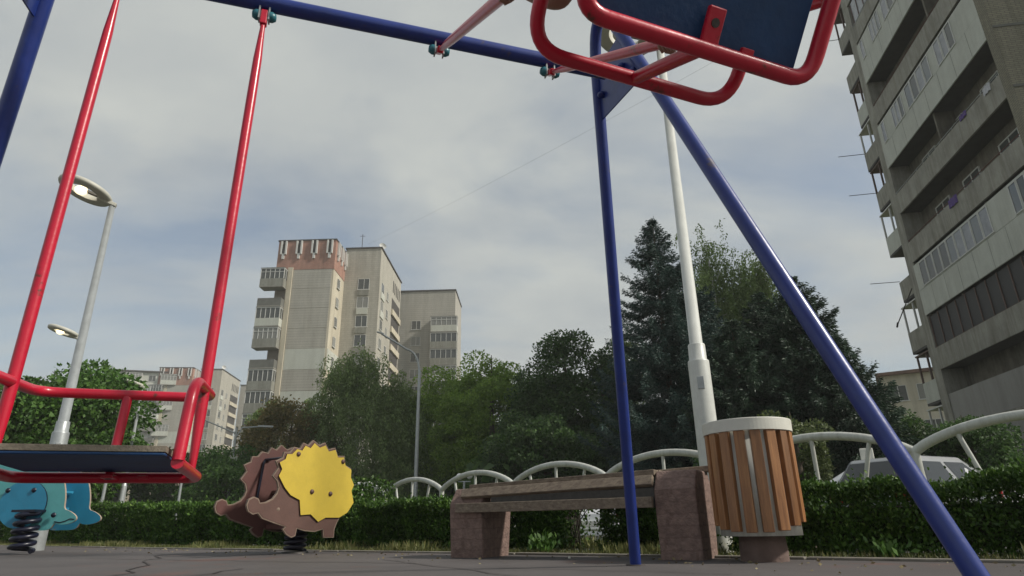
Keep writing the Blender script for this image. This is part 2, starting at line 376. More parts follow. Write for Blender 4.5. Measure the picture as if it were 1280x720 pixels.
def broadleaf(label, az, d, top, rx, z0, leaf, n=9000, size=.2, clumps=70, ry=None, group='trees beyond the fence', trunk='bark', cat='tree', name='broadleaf_tree', dens=.42, cr=.22):
    n = int(n*2.3); size *= .66
    base = pol(az, d, -.4); t = empty(name, base, label, cat, group); ry = ry or rx
    mb = MB(); limbs(mb, base, base+V(0, 0, (top+.4)*.93), .05+.018*top, 12, rx*.9, max(.2, (z0+.4)/(top+.8))); mb.build('trunk', M[trunk], t)
    cz = (top+z0)/2; hz = (top-z0)/2; c0 = np.array([base.x, base.y, cz])
    C = unit(clumps)*(rng.uniform(.35, 1, (clumps, 1))**.5)*.84; C[:, 2] = np.clip(C[:, 2], -.9, .84)
    R3 = np.array([rx, ry, hz]); Cw = c0 + C*R3
    rr = rng.uniform(.65, 1.3, clumps)*cr*min(rx, hz)*1.15
    k = rng.integers(0, clumps, n); U = unit(n); rad = rng.uniform(.25, 1, (n, 1))**dens
    P = Cw[k] + U*rad*rr[k][:, None]*np.array([1.15, 1.15, .8])
    T = U*.6 + rng.normal(size=(n, 3))*.55 + np.array([0, 0, -.25])
    quads(P, T, rng.uniform(.6, 1.25, n)*size, 'crown', LEAF[leaf], t, aspect=.62)
    return t
def conifer(label, az, d, top, rb, leaf, tiers=46, size=.12, z0=.2, group='conifers beyond the fence', droop=.25, dens=1.0):
    base = pol(az, d, -.4); t = empty('spruce_tree', base, label, 'tree', group)
    mb = MB(); mb.tube([base, base+V(0,0,top*.5), base+V(0,0,top+.35)], [.16, .1, .015], 8); mb.build('trunk', M['bark'], t)
    P = []; T = []
    for i in range(tiers):
        f = i/(tiers-1); z = z0 + (top-z0)*(f**.92); Lr = rb*(1-f)**.74*random.choice((.78, .9, 1.0, 1.1)) + .1
        nb = int(8 + 9*(1-f))
        for j in range(nb):
            a = random.uniform(0, 6.283); Lb = Lr*random.uniform(.68, 1.12)
            m = max(4, int(Lb*17*dens)); s = np.linspace(.12, 1, m)
            dirv = np.array([math.cos(a), math.sin(a), 0]); side = np.array([-dirv[1], dirv[0], 0])
            zoff = -droop*Lb*np.sin(s*2.2) + .2*Lb*s**3
            pts = np.array([base.x, base.y, z]) + dirv*(s[:, None]*Lb) + np.array([0,0,1.])*zoff[:, None]
            for q in range(15):
                sd_ = rng.uniform(-1, 1, m)[:, None]
                w_ = (.26*Lb*(1.04-s)**1.1)[:, None]
                P.append(pts + side*sd_*w_ + rng.normal(size=(m, 3))*.03*np.array([1,1,1.6]))
                T.append(dirv*.8 + side*sd_*.8 + rng.normal(size=(m, 3))*.35 + np.array([0, 0, -.25]))
    P = np.concatenate(P); T = np.concatenate(T)
    quads(P, T, rng.uniform(.7, 1.3, len(P))*size, 'crown', LEAF[leaf], t, aspect=.26)
    return t
def weeping(label, az, d, top, rx, z0, n=9000, size=.11, strands=150, leaf='birch', group='birches beyond the fence'):
    base = pol(az, d, -.4); t = empty('birch_tree', base, label, 'tree', group)
    mb = MB(); limbs(mb, base, base+V(0, 0, top+.2), .04+.012*top, 12, rx*.8, .3)
    mb.build('trunk', M['birch_bark'], t)
    P = []; T = []
    per = max(6, n//strands)
    cl = [(rng.uniform(0, 6.283), 0.02*rx, top*.985)]
    for q in range(26):
        f_ = (q+.5)/26; hh_ = z0+(top-z0)*(.18+.80*f_); cl.append((rng.uniform(0, 6.283), rx*(1.02-f_)**.5*rng.uniform(.3, 1.0), hh_))
    for i in range(strands):
        ca, cr_, chh = cl[rng.integers(0, len(cl))]
        f = (chh-z0)/(top-z0)
        cx, cy = base.x+math.cos(ca)*cr_, base.y+math.sin(ca)*cr_
        x0 = np.array([cx+rng.normal()*.17*rx, cy+rng.normal()*.17*rx, chh+rng.normal()*.05*(top-z0)]); a = ca; h = chh
        Ls = min(h-z0*.5, (top-z0)*rng.uniform(.08, .30)); s = rng.uniform(0, 1, per)
        out = np.array([math.cos(a), math.sin(a), 0])
        p_ = x0 + out*(.15*rx*np.sin(s*1.6))[:, None] + np.array([0, 0, -1.])*(s*Ls)[:, None] + rng.normal(size=(per, 3))*np.array([.1, .1, .06])*rx*.4
        P.append(p_); T.append(rng.normal(size=(per, 3))*.6 + np.array([0, 0, -1.]))
    P = np.concatenate(P); T = np.concatenate(T)
    quads(P, T, rng.uniform(.6, 1.3, len(P))*size, 'crown', LEAF[leaf], t, aspect=.5)
    return t
def Z(tan, d): return .22 + tan*d
# --- trees, left to right
broadleaf('dark maple with dense crown at the far left, behind the left swing rod', -40.5, 25, 5.1, 3.1, .3, 'dark', 11000, .24)
broadleaf('bright green maple with big leaves behind the leaning lamp post', -34.3, 23, 5.15, 2.0, .6, 'maple', 14000, .22, cr=.3)
broadleaf('low round dark tree between the maple and the street lamp on the left', -26.3, 38, 4.4, 3.3, 0, 'dark', 9000, .24)
broadleaf('low green tree left of the slim double-armed street lamp', -23.6, 34, 4.1, 2.2, 0, 'maple', 7000, .22)
broadleaf('browning chestnut tree with rusty leaves behind the hedgehog rider', -19.2, 38, 7.2, 3.1, .3, 'brown', 12000, .25)
broadleaf('tall narrow green tree rising behind the browning chestnut', -20.9, 44, 8.9, 1.5, 1, 'birch', 5000, .22, clumps=40)
broadleaf('slender green tree right behind the browning chestnut crown', -18.0, 46, 9.0, 1.6, 1, 'birch', 5000, .22, clumps=40)
broadleaf('bright leafy tree between two other bright green crowns', -4.0, 35, 8.7, 2.2, .3, 'bright', 12000, .22)
weeping('weeping birch with white trunk in front of the tall apartment tower', -13.8, 36, 9.3, 3.1, .2, 62000, .14, 700)
weeping('slimmer weeping birch beside the curved street lamp', -10.6, 37, 8.0, 2.3, .2, 32000, .14, 420)
broadleaf('bright green tree just right of the curved street lamp', -5.6, 38, 9.7, 3.0, .3, 'bright', 13000, .24)
broadleaf('light green tree beneath the pale apartment block', -8.3, 42, 6.6, 2.0, .3, 'bright', 7000, .24)
broadleaf('leafy bright green tree rising left of the big dark tree', -2.0, 33, 9.3, 2.8, .3, 'bright', 13000, .22)
broadleaf('big dark broadleaf tree in the middle of the tree line', 4.7, 30, 9.2, 3.0, .2, 'dark', 22000, .22, clumps=110)
broadleaf('dark rounded tree left of the blue spruce', 8.0, 29, 8.4, 2.2, .2, 'dark', 14000, .21)
broadleaf('low dark bushy tree behind the bench', 2.6, 26, 4.6, 2.8, .1, 'dark', 12000, .2)
broadleaf('loose green tree showing between blue leg and spruce', 10.0, 33, 9.9, 1.5, 2, 'birch', 5000, .2, clumps=40)
conifer('tall blue spruce behind the white lamp post', 13.9, 21, 10.15, 3.3, 'needle', 46, .11, .1)
weeping('tall weeping birch right of the blue spruce', 18.6, 26, 11.3, 2.2, 1, 36000, .11, 420)
weeping('feathery birch between the spruces', 21.1, 27, 10.5, 1.9, 1, 30000, .11, 360)
weeping('dark birch top just left of the leaning blue leg', 23.1, 25, 9.75, 1.5, 1, 28000, .11, 320)
conifer('broad blue green spruce just right of the white lamp post', 17.4, 23, 7.9, 3.0, 'needle', 38, .14, .1)
conifer('dense dark spruce under the feathery birch tops', 22.3, 22, 7.3, 2.8, 'needle2', 36, .14, .1)
conifer('dark green spruce behind the leaning blue leg', 25.2, 20, 7.0, 2.9, 'needle2', 34, .12, .1)
conifer('shorter dark spruce between the two taller spruces', 19.8, 19, 5.6, 2.5, 'needle2', 30, .12, .1)
conifer('low spruce at the right end of the conifer row', 27.6, 19, 4.8, 1.9, 'needle2', 26, .11, .1)
broadleaf('small tree with pale leaves right above the wooden bin', 23.3, 11, 1.95, .62, .45, 'lime', 3000, .085, clumps=26, name='small_tree')
broadleaf('dark shrub behind the wooden litter bin', 20.2, 12, 1.9, 1.1, -.2, 'dark', 6000, .1, clumps=40, name='shrub', cat='shrub')
broadleaf('dark pointed shrub behind the roof signed taxi', 31.6, 20, 2.9, 1.9, -.2, 'dark', 11000, .14, clumps=70, name='shrub', cat='shrub')
broadleaf('dark shrub in front of the grey shop wall at the right', 35.0, 19, 2.7, 1.35, -.2, 'dark', 8000, .13, clumps=50, name='shrub', cat='shrub')
# a far mass of dark undergrowth that closes the gaps under the crowns
def undergrowth():
    n = 26000; az = rng.uniform(-31, 27.5, n); d = rng.uniform(30, 44, n)
    hmax = 1.6 + .9*np.sin(az*.7) + .6*np.sin(az*1.9+1) + np.where((az > -4) & (az < 28), 1.6, -.3)
    z = -.3 + rng.uniform(0, 1, n)**.8*hmax
    d = np.where(az > -4, d*.82, d+4)
    P = np.stack([d*np.sin(np.radians(az)), d*np.cos(np.radians(az)), z], 1)
    return quads(P, rng.normal(size=(n, 3)), rng.uniform(.3, .6, n), 'undergrowth', LEAF['dark'], aspect=.7)
tag(undergrowth(), 'dark undergrowth filling the gaps beneath the tree crowns', 'undergrowth', kind='stuff')
# --- hedges (clipped privet)
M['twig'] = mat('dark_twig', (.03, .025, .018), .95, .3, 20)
def hedge(label, a0, a1, b0, depth, h, h1, n, size=.03, ragged=.05, lift=.02):
    org = AB((a0+a1)/2, b0, 0); t = empty('hedge', org, label, 'hedge', 'clipped hedges along the playground edge')
    hm = max(h, h1); ha_ = h; h_lo = min(h, h1)
    m = n; a = rng.uniform(a0, a1, m); h = ha_ + (h1-ha_)*(a-a0)/(a1-a0); b = b0 + rng.uniform(0, 1, m)*depth; z = rng.uniform(lift, 1, m)*h
    f = rng.uniform(0, 1, m)
    wob = .035*np.sin(a*7.3)+.03*np.sin(a*17+z*9)+.02*np.sin(z*31+a*3)
    sel = f < .5; b = np.where(sel, b0 + np.abs(rng.normal(size=m))*.05 + wob, b)
    top = (f > .5) & (f < .85); z = np.where(top, h - np.abs(rng.normal(size=m))*.035 + rng.normal(size=m)*.012, z)
    z = z + (.02*np.sin(a*5.1)+.02*np.sin(a*11.7+2))*(z/h)
    e = rng.uniform(0, 1, m) < .05; ends = rng.integers(0, 2, m); a = np.where(e, np.where(ends == 0, a0, a1)+rng.normal(size=m)*.03, a)
    P = a[:, None]*np.array(A2) + b[:, None]*np.array(B2); P[:, 2] = z
    sp = rng.uniform(0, 1, m) < .06; P[:, 2] += np.where(sp & (z > h*.85), rng.uniform(0, ragged*1.6, m)*(np.sin(a*23)+np.sin(a*61) > .4), 0)
    T = rng.normal(size=(m, 3))*.7 + np.array([0, 0, .7]) - np.array(B2)*.3
    quads(P, T, rng.uniform(.6, 1.3, m)*size, 'leaves', LEAF['hedge'], t, aspect=.55)
    mb = MB((V(0,0,0), A2, B2))
    for i in range(int((a1-a0)*9)+2):
        x = random.uniform(a0+.03, a1-.03); y = b0+random.uniform(.12, depth-.05)
        for _ in range(3): mb.tube([(x, y, -.02), (x+random.uniform(-.1,.1), y+random.uniform(-.08,.08), h_lo*.55), (x+random.uniform(-.16,.16), y+random.uniform(-.1,.1), h_lo*.93)], [.008, .006, .002], 5)
    mb.build('stems', M['twig'], t)
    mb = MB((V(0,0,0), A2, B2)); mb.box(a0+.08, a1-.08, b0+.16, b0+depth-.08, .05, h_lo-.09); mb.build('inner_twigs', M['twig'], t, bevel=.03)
hedge('long clipped hedge on the left behind both spring riders', -16.5, -5.62, 4.6, .6, .70, .43, 66000, .045)
hedge('clipped hedge between the hedgehog rider and the bench', -5.43, -3.75, 4.52, .55, .425, .41, 26000, .032)
hedge('leafy hedge bush seen under the middle of the bench', -3.5, -2.92, 4.5, .5, .40, .40, 13000, .034, .1)
hedge('dark hedge bush beneath the right half of the bench', -2.57, -1.8, 4.46, .5, .40, .38, 13000, .03, .1)
hedge('dense clipped hedge on the right behind the litter bin', -1.5, 1.9, 4.36, .55, .365, .50, 60000, .028)
# --- grass verge
def verge():
    n = 26000; a = rng.uniform(-17, 3, n); b = 4.06 + rng.uniform(0, 1, n)**1.3*.55
    hgt = rng.uniform(.02, .06, n)*(1+.9*(np.sin(a*2.3)+np.sin(a*5.7+1) > .7))
    far = rng.uniform(0, 1, n) < .16; b = np.where(far, rng.uniform(4.6, 6.0, n), b); a = np.where(far & (rng.uniform(0,1,n) < .7), rng.uniform(-6.4, -1.4, n), a); hgt = np.where(far, rng.uniform(.06, .14, n), hgt)
    P = a[:, None]*np.array(A2) + b[:, None]*np.array(B2); P[:, 2] = -.01
    T = rng.normal(size=(n, 3))*.35 + np.array([0, 0, 1.])
    return quads(P, T, hgt, 'grass_verge', LEAF['grass'], aspect=.12)
tag(verge(), 'short scruffy grass growing along the kerb below the hedges', 'grass', kind='stuff')
def weed(a, b, s, n, label):
    o = AB(a, b, 0); t = empty('weed_plant', o, label, 'weed', 'weeds in the grass verge')
    P = np.array(o) + rng.normal(size=(n, 3))*np.array([s*.45, s*.45, 0]) + np.array([0, 0, 1.])*np.abs(rng.normal(size=(n, 1)))*s*.5
    quads(P, rng.normal(size=(n, 3))*.5+np.array([0,0,1.]), rng.uniform(.3, .7, n)*s, 'leaves', LEAF['maple'], t, aspect=.5)
weed(-3.7, 4.2, .09, 200, 'bright leafy weed at the left foot of the bench')
weed(-2.92, 4.22, .1, 220, 'broad leaved weed seen under the bench seat')
weed(-1.9, 4.25, .08, 150, 'small weed below the right half of the bench')
weed(-.62, 4.2, .08, 160, 'weed growing between the stone bench end and the bin')
weed(1.05, 4.2, .06, 160, 'low weed at the foot of the right hedge')
# ---------------------------------------------------------------- swing set
dS = V(.952, .305, 0).normalized(); nS = V(-.305, .952, 0).normalized(); ZU = V(0, 0, 1)
T0 = V(.428, 2.515, 2.267); s1 = .951; spl = .499; apz = .535
sw = empty('swing_set', (T0.x-1.1*dS.x, T0.y-1.1*dS.y, 0), 'blue tubular swing frame with two inverted V legs and a crossbeam', 'swing frame')
mb = MB(); mb.tube([T0+dS*.05, T0-dS*2.3], .034, 20); mb.build('crossbeam', M['blue'], sw)
for tt, sg in ((0, 1), (-2.25, -1)):
    T = T0 + dS*tt; ft = T + dS*sg*spl; ft.z = 0; Vx = T + ZU*apz
    Af = ft + nS*s1; Bf = ft - nS*s1
    pts = rounded([Af, Vx, Bf], .46, n=14)
    mb = MB(); mb.tube(pts, .029 if sg > 0 else .033, 18); lg = mb.build('legs', M['blue'], sw)
    # gusset plate between the legs
    q = (Vx-ft).normalized(); k1 = .63; k2 = .86
    def onleg(Fp, k): return Fp.lerp(Vx, k)
    outp = dS*sg
    a1 = onleg(Af, .765)-nS*.02; a2 = onleg(Af, .85)-nS*.0; b1 = onleg(Bf, .75); b2 = onleg(Bf, .855)
    mb = MB(); th = q.cross(nS).normalized()*.004
    poly = [a1, a2, b2, b1]; mb.add([x+th for x in poly]+[x-th for x in poly], [(0,1,2,3),(7,6,5,4),(0,4,5,1),(1,5,6,2),(2,6,7,3),(3,7,4,0)])
    mb.build('gusset_plate', M['blue'], sw)
    for c in (onleg(Af, .80)-nS*.06, onleg(Bf, .80)+nS*.10, onleg(Bf, .77)+nS*.05):
        mb = MB(); mb.sphere(c - dS*sg*.012, .022, 14, sz=.7); mb.build('bolt_cap', M['blue'], sw)
    for Fp in (Af, Bf):
        mb = MB(); mb.lathe(Fp, [(.001, .006), (.05, .006), (.05, -.01)], 18); mb.build('foot_plate', M['crack'], sw)
t1, t2, ww = .2435, 1.5026, .5273
HG = [T0-dS*t-ZU*.066 for t in (t1, t1+ww, t2, t2+ww)]
for g in HG:
    mb = MB()
    mb.obox(g+dS*.019+ZU*.02, dS, nS, ZU, .003, .017, .045); mb.obox(g-dS*.019+ZU*.02, dS, nS, ZU, .003, .017, .045)
    hb = mb.build('hanger_bracket', M['galv'], sw)
    mb = MB()
    for s_ in (1, -1): mb.lathe(g+dS*s_*.022, [(.001, .026*s_), (.014, .024*s_), (.022, .010*s_), (.022, 0)], 16, axis=dS)
    mb.build('bolt_cap', M['teal'], hb)
def swing(label, ga, gb, ang, twist, board_mat):
    """ga right hanger, gb left hanger; ang = swing angle towards the camera"""
    ct = (ga+gb)/2
    t = empty('swing', ct, label, 'swing', 'swings hanging from the blue frame')
    u = -ZU*math.cos(ang) - nS*math.sin(ang); f = -nS*math.cos(ang) + ZU*math.sin(ang); L0 = 1.79
    dd = dS*math.cos(twist) - f*math.sin(twist); ff = f*math.cos(twist) + dS*math.sin(twist)
    def P(x, q, k): return ct + dd*x + u*(L0+q) + ff*k
    hw = ww/2
    for x, g in ((hw, ga), (-hw, gb)):
        mb = MB(); e = P(x*.985, .028, 0); s = ct + dS*x + u*.05
        pts = [s.lerp(e, i/10) for i in range(11)]
        mb.tube(pts, [.009, .0165, .0178] + [.0178]*6 + [.017, .010], 16)
        rd = mb.build('rod', M['red'], t)
        mb = MB(); mb.obox(ct+dS*x+u*.012, dS, ff, u, .0135, .015, .036); mb.build('pivot_block', M['red'], rd, bevel=.004)
    wd = .258; kb = -.165; q0 = .032
    mb = MB(); mb.tube(rounded([P(-wd, q0, .24), P(-wd, q0, kb), P(wd, q0, kb), P(wd, q0, .24)], .055), .0165, 18)
    mb.build('seat_frame', M['red'], t)
    bw = .262; bq = -.2; bk = -.2
    mb = MB(); mb.tube(rounded([P(-wd, q0-.005, .235), P(-bw, -.21, .20), P(-bw, bq-.04, bk), P(bw, bq-.04, bk), P(bw, -.21, .20), P(wd, q0-.005, .235)], .085, n=9), .0165, 18)
    bar = mb.build('backrest_bar', M['red'], t)
    mb = MB(); mb.tube([P(.0, bq-.04, bk), P(.0, q0, kb)], .0150, 14); mb.build('backrest_post', M['red'], bar)
    mb = MB(); mb.obox(P(0.012, q0+.002, (kb+.045)), dd, ff, u, .019, .035, .006); mb.build('mounting_tab', M['red'], t, bevel=.003)
    mb = MB(); mb.obox(P(.10, q0+.0, (kb+.012)), dd, ff, u, .014, .014, .005); mb.build('mounting_tab', M['red'], t, bevel=.002)
    mb = MB(); mb.tube([P(0.012, q0+.006, kb+.05), P(0.012, q0+.0095, kb+.05)], .009, 12); mb.build('bolt', M['dark_steel'], t)
    mb = MB()
    o = P(0, q0-.024, 0); mb.obox(o+ff*.055+u*.004, dd, ff, u, .228, .207, .004, 0)
    b = mb.build('seat_board', board_mat, t, bevel=.003)
    # top skin of the plank, weathered
    mb = MB(); mb.obox(o+ff*.055-u*.0085, dd, ff, u, .230, .209, .0082, 0); mb.build('worn_top', M['board_top'], b, bevel=.001)
    return P, u, ff, dd
swing('red tubular swing on the left with dark seat hanging almost straight down', HG[2], HG[3], .034, 0, M['plywood_blue'])
PS, uS, fS, dSw = swing('red tubular swing swung up towards the viewer at the top right, blue seat underside', HG[0], HG[1], D2R(57), D2R(4), M['plywood_blue'])
# ---------------------------------------------------------------- person on the right swing
def skin_mesh(name, chains, mat_, parent, sub=2):
    vs = []; es = []; rs = []; idx = {}
    for ch in chains:
        pr = None
        for p_, r in ch:
            key = tuple(round(c, 4) for c in p_)
            if key not in idx: idx[key] = len(vs); vs.append(Vector(p_)); rs.append(r)
            i = idx[key]
            if pr is not None and pr != i: es.append((pr, i))
            pr = i
    me = bpy.data.meshes.new(name); o3 = ORG[parent.name]; me.from_pydata([tuple(v-o3) for v in vs], es, [])
    ob = link(name, me, parent); ob.modifiers.new('skin', 'SKIN')
    if not me.skin_vertices: me.attributes.new('skin', 'FLOAT', 'POINT')
    for i, r in enumerate(rs): me.skin_vertices[0].data[i].radius = (r, r)
    me.skin_vertices[0].data[0].use_root = True
    md = ob.modifiers.new('sub', 'SUBSURF'); md.levels = sub; md.render_levels = sub; ob.modifiers['skin'].use_smooth_shade = True
    me.materials.append(mat_); return ob
M['skin'] = mat('tanned_skin', (.30, .165, .115), .55, .08, 20)
M['shirt'] = mat('dark_brown_shirt', (.07, .045, .04), .85, .15, 12, bump=.2)
M['jeans'] = mat('dark_denim', (.03, .04, .07), .85, .15, 20, bump=.2)
M['hair'] = mat('dark_brown_hair', (.035, .022, .015), .7, .3, 30, bump=.4)
M['shoe'] = mat('pale_sneaker', (.4, .4, .4), .7, .1, 12)
def person():
    P = PS; t = empty('person', P(0, -.05, .05), 'child in a dark shirt on the raised right swing, one bare elbow showing', 'person')
    hip = P(0, -.11, .17); waist = P(0, -.24, .205); chest = P(0, -.38, .205); neck = P(0, -.50, .18); head = P(0, -.60, .175)
    ch = [[(hip, .085), (waist, .078), (chest, .088), (neck, .038), (head, .07), (P(0, -.68, .18), .078), (P(0, -.75, .175), .05)]]
    shirt = [[(P(0, -.10, .17), .094), (waist, .088), (chest, .098), (P(0, -.46, .18), .06)]]
    legs = []; 
    for s_ in (-1, 1):
        sh = P(.125*s_, -.44, .165); el = P(.16*s_, -.44, -.034); ha_ = P(.262*s_, -.60, -.012+.03)
        ch.append([(chest, .088), (sh, .045), (sh.lerp(el, .5), .036), (el, .033), (el.lerp(ha_, .5), .029), (ha_, .019)])
        shirt.append([(chest, .098), (sh, .056), (sh.lerp(el, .55), .047)])
        hp = P(.075*s_, -.10, .18); kn = P(.09*s_, -.10, .43); an = P(.09*s_, .20, .52); 
        ch.append([(hip, .085), (hp, .07), (kn, .05), (kn.lerp(an, .4), .046), (an, .03), (an+fS*.10+uS*.03, .026)])
        legs.append([(P(0, -.11, .17), .096), (hp, .079), (kn, .06), (kn.lerp(an, .4), .055), (kn.lerp(an, .9), .04)])
    body = skin_mesh('body', ch, M['skin'], t)
    skin_mesh('shirt', shirt, M['shirt'], t); skin_mesh('trousers', legs, M['jeans'], t)
    for s_ in (-1, 1):
        # palm and fingers closed round the rod
        c = P(.262*s_, -.615, 0); pm = P(.262*s_, -.605, .02)
        mb = MB(); mb.obox(P(.262*s_, -.62, .027), dSw, fS, uS, .02, .009, .036); mb.sphere(P(.262*s_, -.585, .024), .02, 12); hnd = mb.build('hand', M['skin'], t, bevel=.007)
        for i in range(4):
            q = -.648+.019*i; rr_ = .026
            pts = [P((.262+s_*s_*0)*s_+0, q, .027)] ; pts = [P(.262*s_, q, 0)+dSw*(math.cos(a_)*rr_*-s_)+fS*(math.sin(a_)*rr_) for a_ in (1.5, 1.0, .3, -.5, -1.3, -2.0)[:6-(i in (0, 3))]]
            mb = MB(); mb.tube(pts, [.0085, .008, .0078, .0075, .007, .0055][:len(pts)], 8); mb.build('finger', M['skin'], hnd)
        pts = [P(.262*s_, -.59, 0)+dSw*(math.cos(a_)*.027*s_)+fS*(math.sin(a_)*.027)-uS*(.012*j_) for j_, a_ in enumerate((1.5, .9, .2, -.5))]
        mb = MB(); mb.tube(pts, [.011, .0095, .009, .0065], 8); mb.build('thumb', M['skin'], hnd)
        an = P(.09*s_, .20, .52); mb = MB(); mb.obox(an+fS*.05+uS*.035, dSw, fS, uS, .032, .095, .032); mb.build('shoe', M['shoe'], t, bevel=.025)
        mb = MB(); mb.sphere(P(.078*s_, -.675, .175), .018, 10); mb.build('ear', M['skin'], t)
        mb = MB(); mb.sphere(P(.03*s_, -.68, .25), .011, 10); mb.build('eye', M['black_eye'], t)
    mb = MB(); mb.lathe(P(0, -.665, .245), [(.012, 0), (.009, .015), (.003, .024)], 10, axis=fS); mb.build('nose', M['skin'], t)
    mb = MB(); mb.tube([P(-.022, -.635, .247), P(0, -.632, .253), P(.022, -.635, .247)], .004, 6); mb.build('mouth', M['lips'], t)
    mb = MB(); mb.sphere(P(0, -.715, .16), .088, 20); mb.build('hair', M['hair'], t)
M['black_eye'] = mat('dark_eye', (.02, .015, .01), .2, .1, 10); M['lips'] = mat('lips', (.35, .1, .09), .5, .1, 10)
person()
# ---------------------------------------------------------------- litter bin
bc = V(1.345, 3.74, 0)
bn = empty('litter_bin', bc, 'round litter bin clad in orange wooden slats with a white rim', 'litter bin')
lean = V(.055, 0, 0)
def BP(z): return bc + V(0, 0, z)
mb = MB(); mb.lathe(BP(0), [(.125, -.01), (.125, .06), (.118, .14), (.001, .14)], 22); mb.build('plinth', M['plinth'], bn)
mb = MB(); mb.lathe(BP(0), [(.001, .13), (.212, .13), (.208, .70), (.195, .70), (.195, .20), (.001, .2)], 48); mb.build('bin_body', M['bin_white'], bn)
mb = MB(); mb.lathe(BP(0), [(.236, .672), (.2445, .673), (.2455, .735), (.243, .739), (.226, .739), (.222, .72), (.222, .672), (.236, .672)], 72, smooth=False); mb.build('rim', M['rim_white'], bn)
for k in range(17):
    a = 2*math.pi*(k+.3)/17; rad = V(math.cos(a), math.sin(a), 0); tg = V(-math.sin(a), math.cos(a), 0)
    z0 = .145 + .062*(1-math.cos(a+D2R(117))) + random.uniform(-.005, .005)
    mb = MB(); zc = (z0+.672)/2; mb.obox(BP(zc)+rad*.222, tg, rad, ZU, .0275, .016, (.672-z0)/2)
    mb.build('slat', M['slat_orange'], bn, bevel=.003)
# ---------------------------------------------------------------- bench
bA = V(.87, -.495, 0).normalized(); bB = V(.495, .87, 0).normalized(); bo = V(-.47, 4.72, 0)
be = empty('park_bench', bo+bA*.9+bB*.2, 'long bench of grey brown wooden slats on two red stone ends', 'bench')
fr = (bo, bA, bB)
def stone(x0, x1, tz, lean):
    mb = MB(fr); y1 = .40
    pr = [(.02, -.01), (0, .30), (0, .365*tz/.47), (.075, tz), (y1-.06, tz), (y1+.02, .38), (y1-.03, -.01)]
    n = len(pr); vs = [(x0, y, z) for y, z in pr] + [(x1, y, z) for y, z in pr]
    mb.add(vs, [tuple(range(n)), tuple(reversed(range(n, 2*n)))] + [(i, (i+1) % n, n+(i+1) % n, n+i) for i in range(n)])
    return mb.build('stone_end', M['stone'], be, bevel=.012)
stone(0, .265, .452, 0); stone(1.49, 1.74, .50, 0)
def slat(x0, x1, y, z, hy, hz, rot, z2=0):
    mb = MB(); c0 = bo+bA*x0+bB*y+ZU*z; c1 = bo+bA*x1+bB*y+ZU*(z+z2)
    az = (ZU*math.cos(rot) + bB*math.sin(rot)); d_ = (c1-c0).normalized(); ay = az.cross(d_)
    mb.obox((c0+c1)/2, d_, ay, az, (c1-c0).length/2, hy, hz); mb.build('slat', M['bench_wood'], be, bevel=.004)
slat(.075, 1.485, -.022, .319, .018, .031, 0)
slat(.095, 1.485, .020, .413, .016, .033, D2R(30), .03)
slat(.13, 1.485, .10, .458, .045, .018, 0, .035)
slat(.13, 1.485, .21, .464, .045, .013, 0, .035)
slat(.13, 1.765, .32, .464, .045, .018, 0, .05)
mb = MB(fr); mb.box(.336, 1.487, .03, .36, .385, .43); mb.box(.336, 1.487, .012, .028, .29, .40); mb.build('dark_gap_backing', M['dark_steel'], be)  # dark backing added behind the slats so the gaps look shaded
# ---------------------------------------------------------------- spring riders
def panel(o, ax, sep, half, outline, th, m, mside, name, parent, off=0):
    mb = MB(); mb.prism(outline, Vector(o)+sep*(half*off)-sep*th/2, ax, ZU, sep, th, 0, 1); return mb.build(name, [m, mside], parent)
def inset(L, d):
    n = len(L); out = []; A_ = sum(L[i][0]*L[(i+1) % n][1]-L[(i+1) % n][0]*L[i][1] for i in range(n)); sg_ = 1 if A_ > 0 else -1
    for i in range(n):
        a, b, c = Vector(L[i-1]), Vector(L[i]), Vector(L[(i+1) % n]); e1 = (b-a).normalized(); e2 = (c-b).normalized()
        nn = (Vector((-e1.y, e1.x))+Vector((-e2.y, e2.x))); nn = nn.normalized()*sg_ if nn.length > .2 else Vector((0, 0))
        out.append(tuple(b+nn*d))
    return out
def smooth_outline(L, it=1):
    for _ in range(it):
        n = len(L); out = []
        for i in range(n):
            a, b = L[i], L[(i+1) % n]
            out += [(a[0]*.75+b[0]*.25, a[1]*.75+b[1]*.25), (a[0]*.25+b[0]*.75, a[1]*.25+b[1]*.75)]
        L = out
    return L
def spring(mb, c, r, z0, z1, turns, wr, squash=1.0):
    pts = []; n = int(turns*18)
    for i in range(n+1):
        a = 2*math.pi*turns*i/n; pts.append(Vector(c)+V(math.cos(a)*r, math.sin(a)*r, z0+(z1-z0)*i/n))
    mb.tube(pts, wr, 8)
M['hog_brown'] = mat('brown_painted_panel', (.11, .057, .045), .55, .15, 7, bump=.1, col2=(.22, .15, .12), thresh=.68)
M['hog_dark'] = mat('dark_brown_painted_panel', (.105, .042, .036), .55, .15, 7, bump=.1, col2=(.16, .09, .07), thresh=.7)
M['hog_edge'] = mat('bare_panel_edge', (.22, .16, .12), .8, .2, 20)
M['yellow'] = mat('yellow_painted_panel', (.56, .41, .045), .5, .08, 6, bump=.08, col2=(.62, .48, .16), thresh=.7)
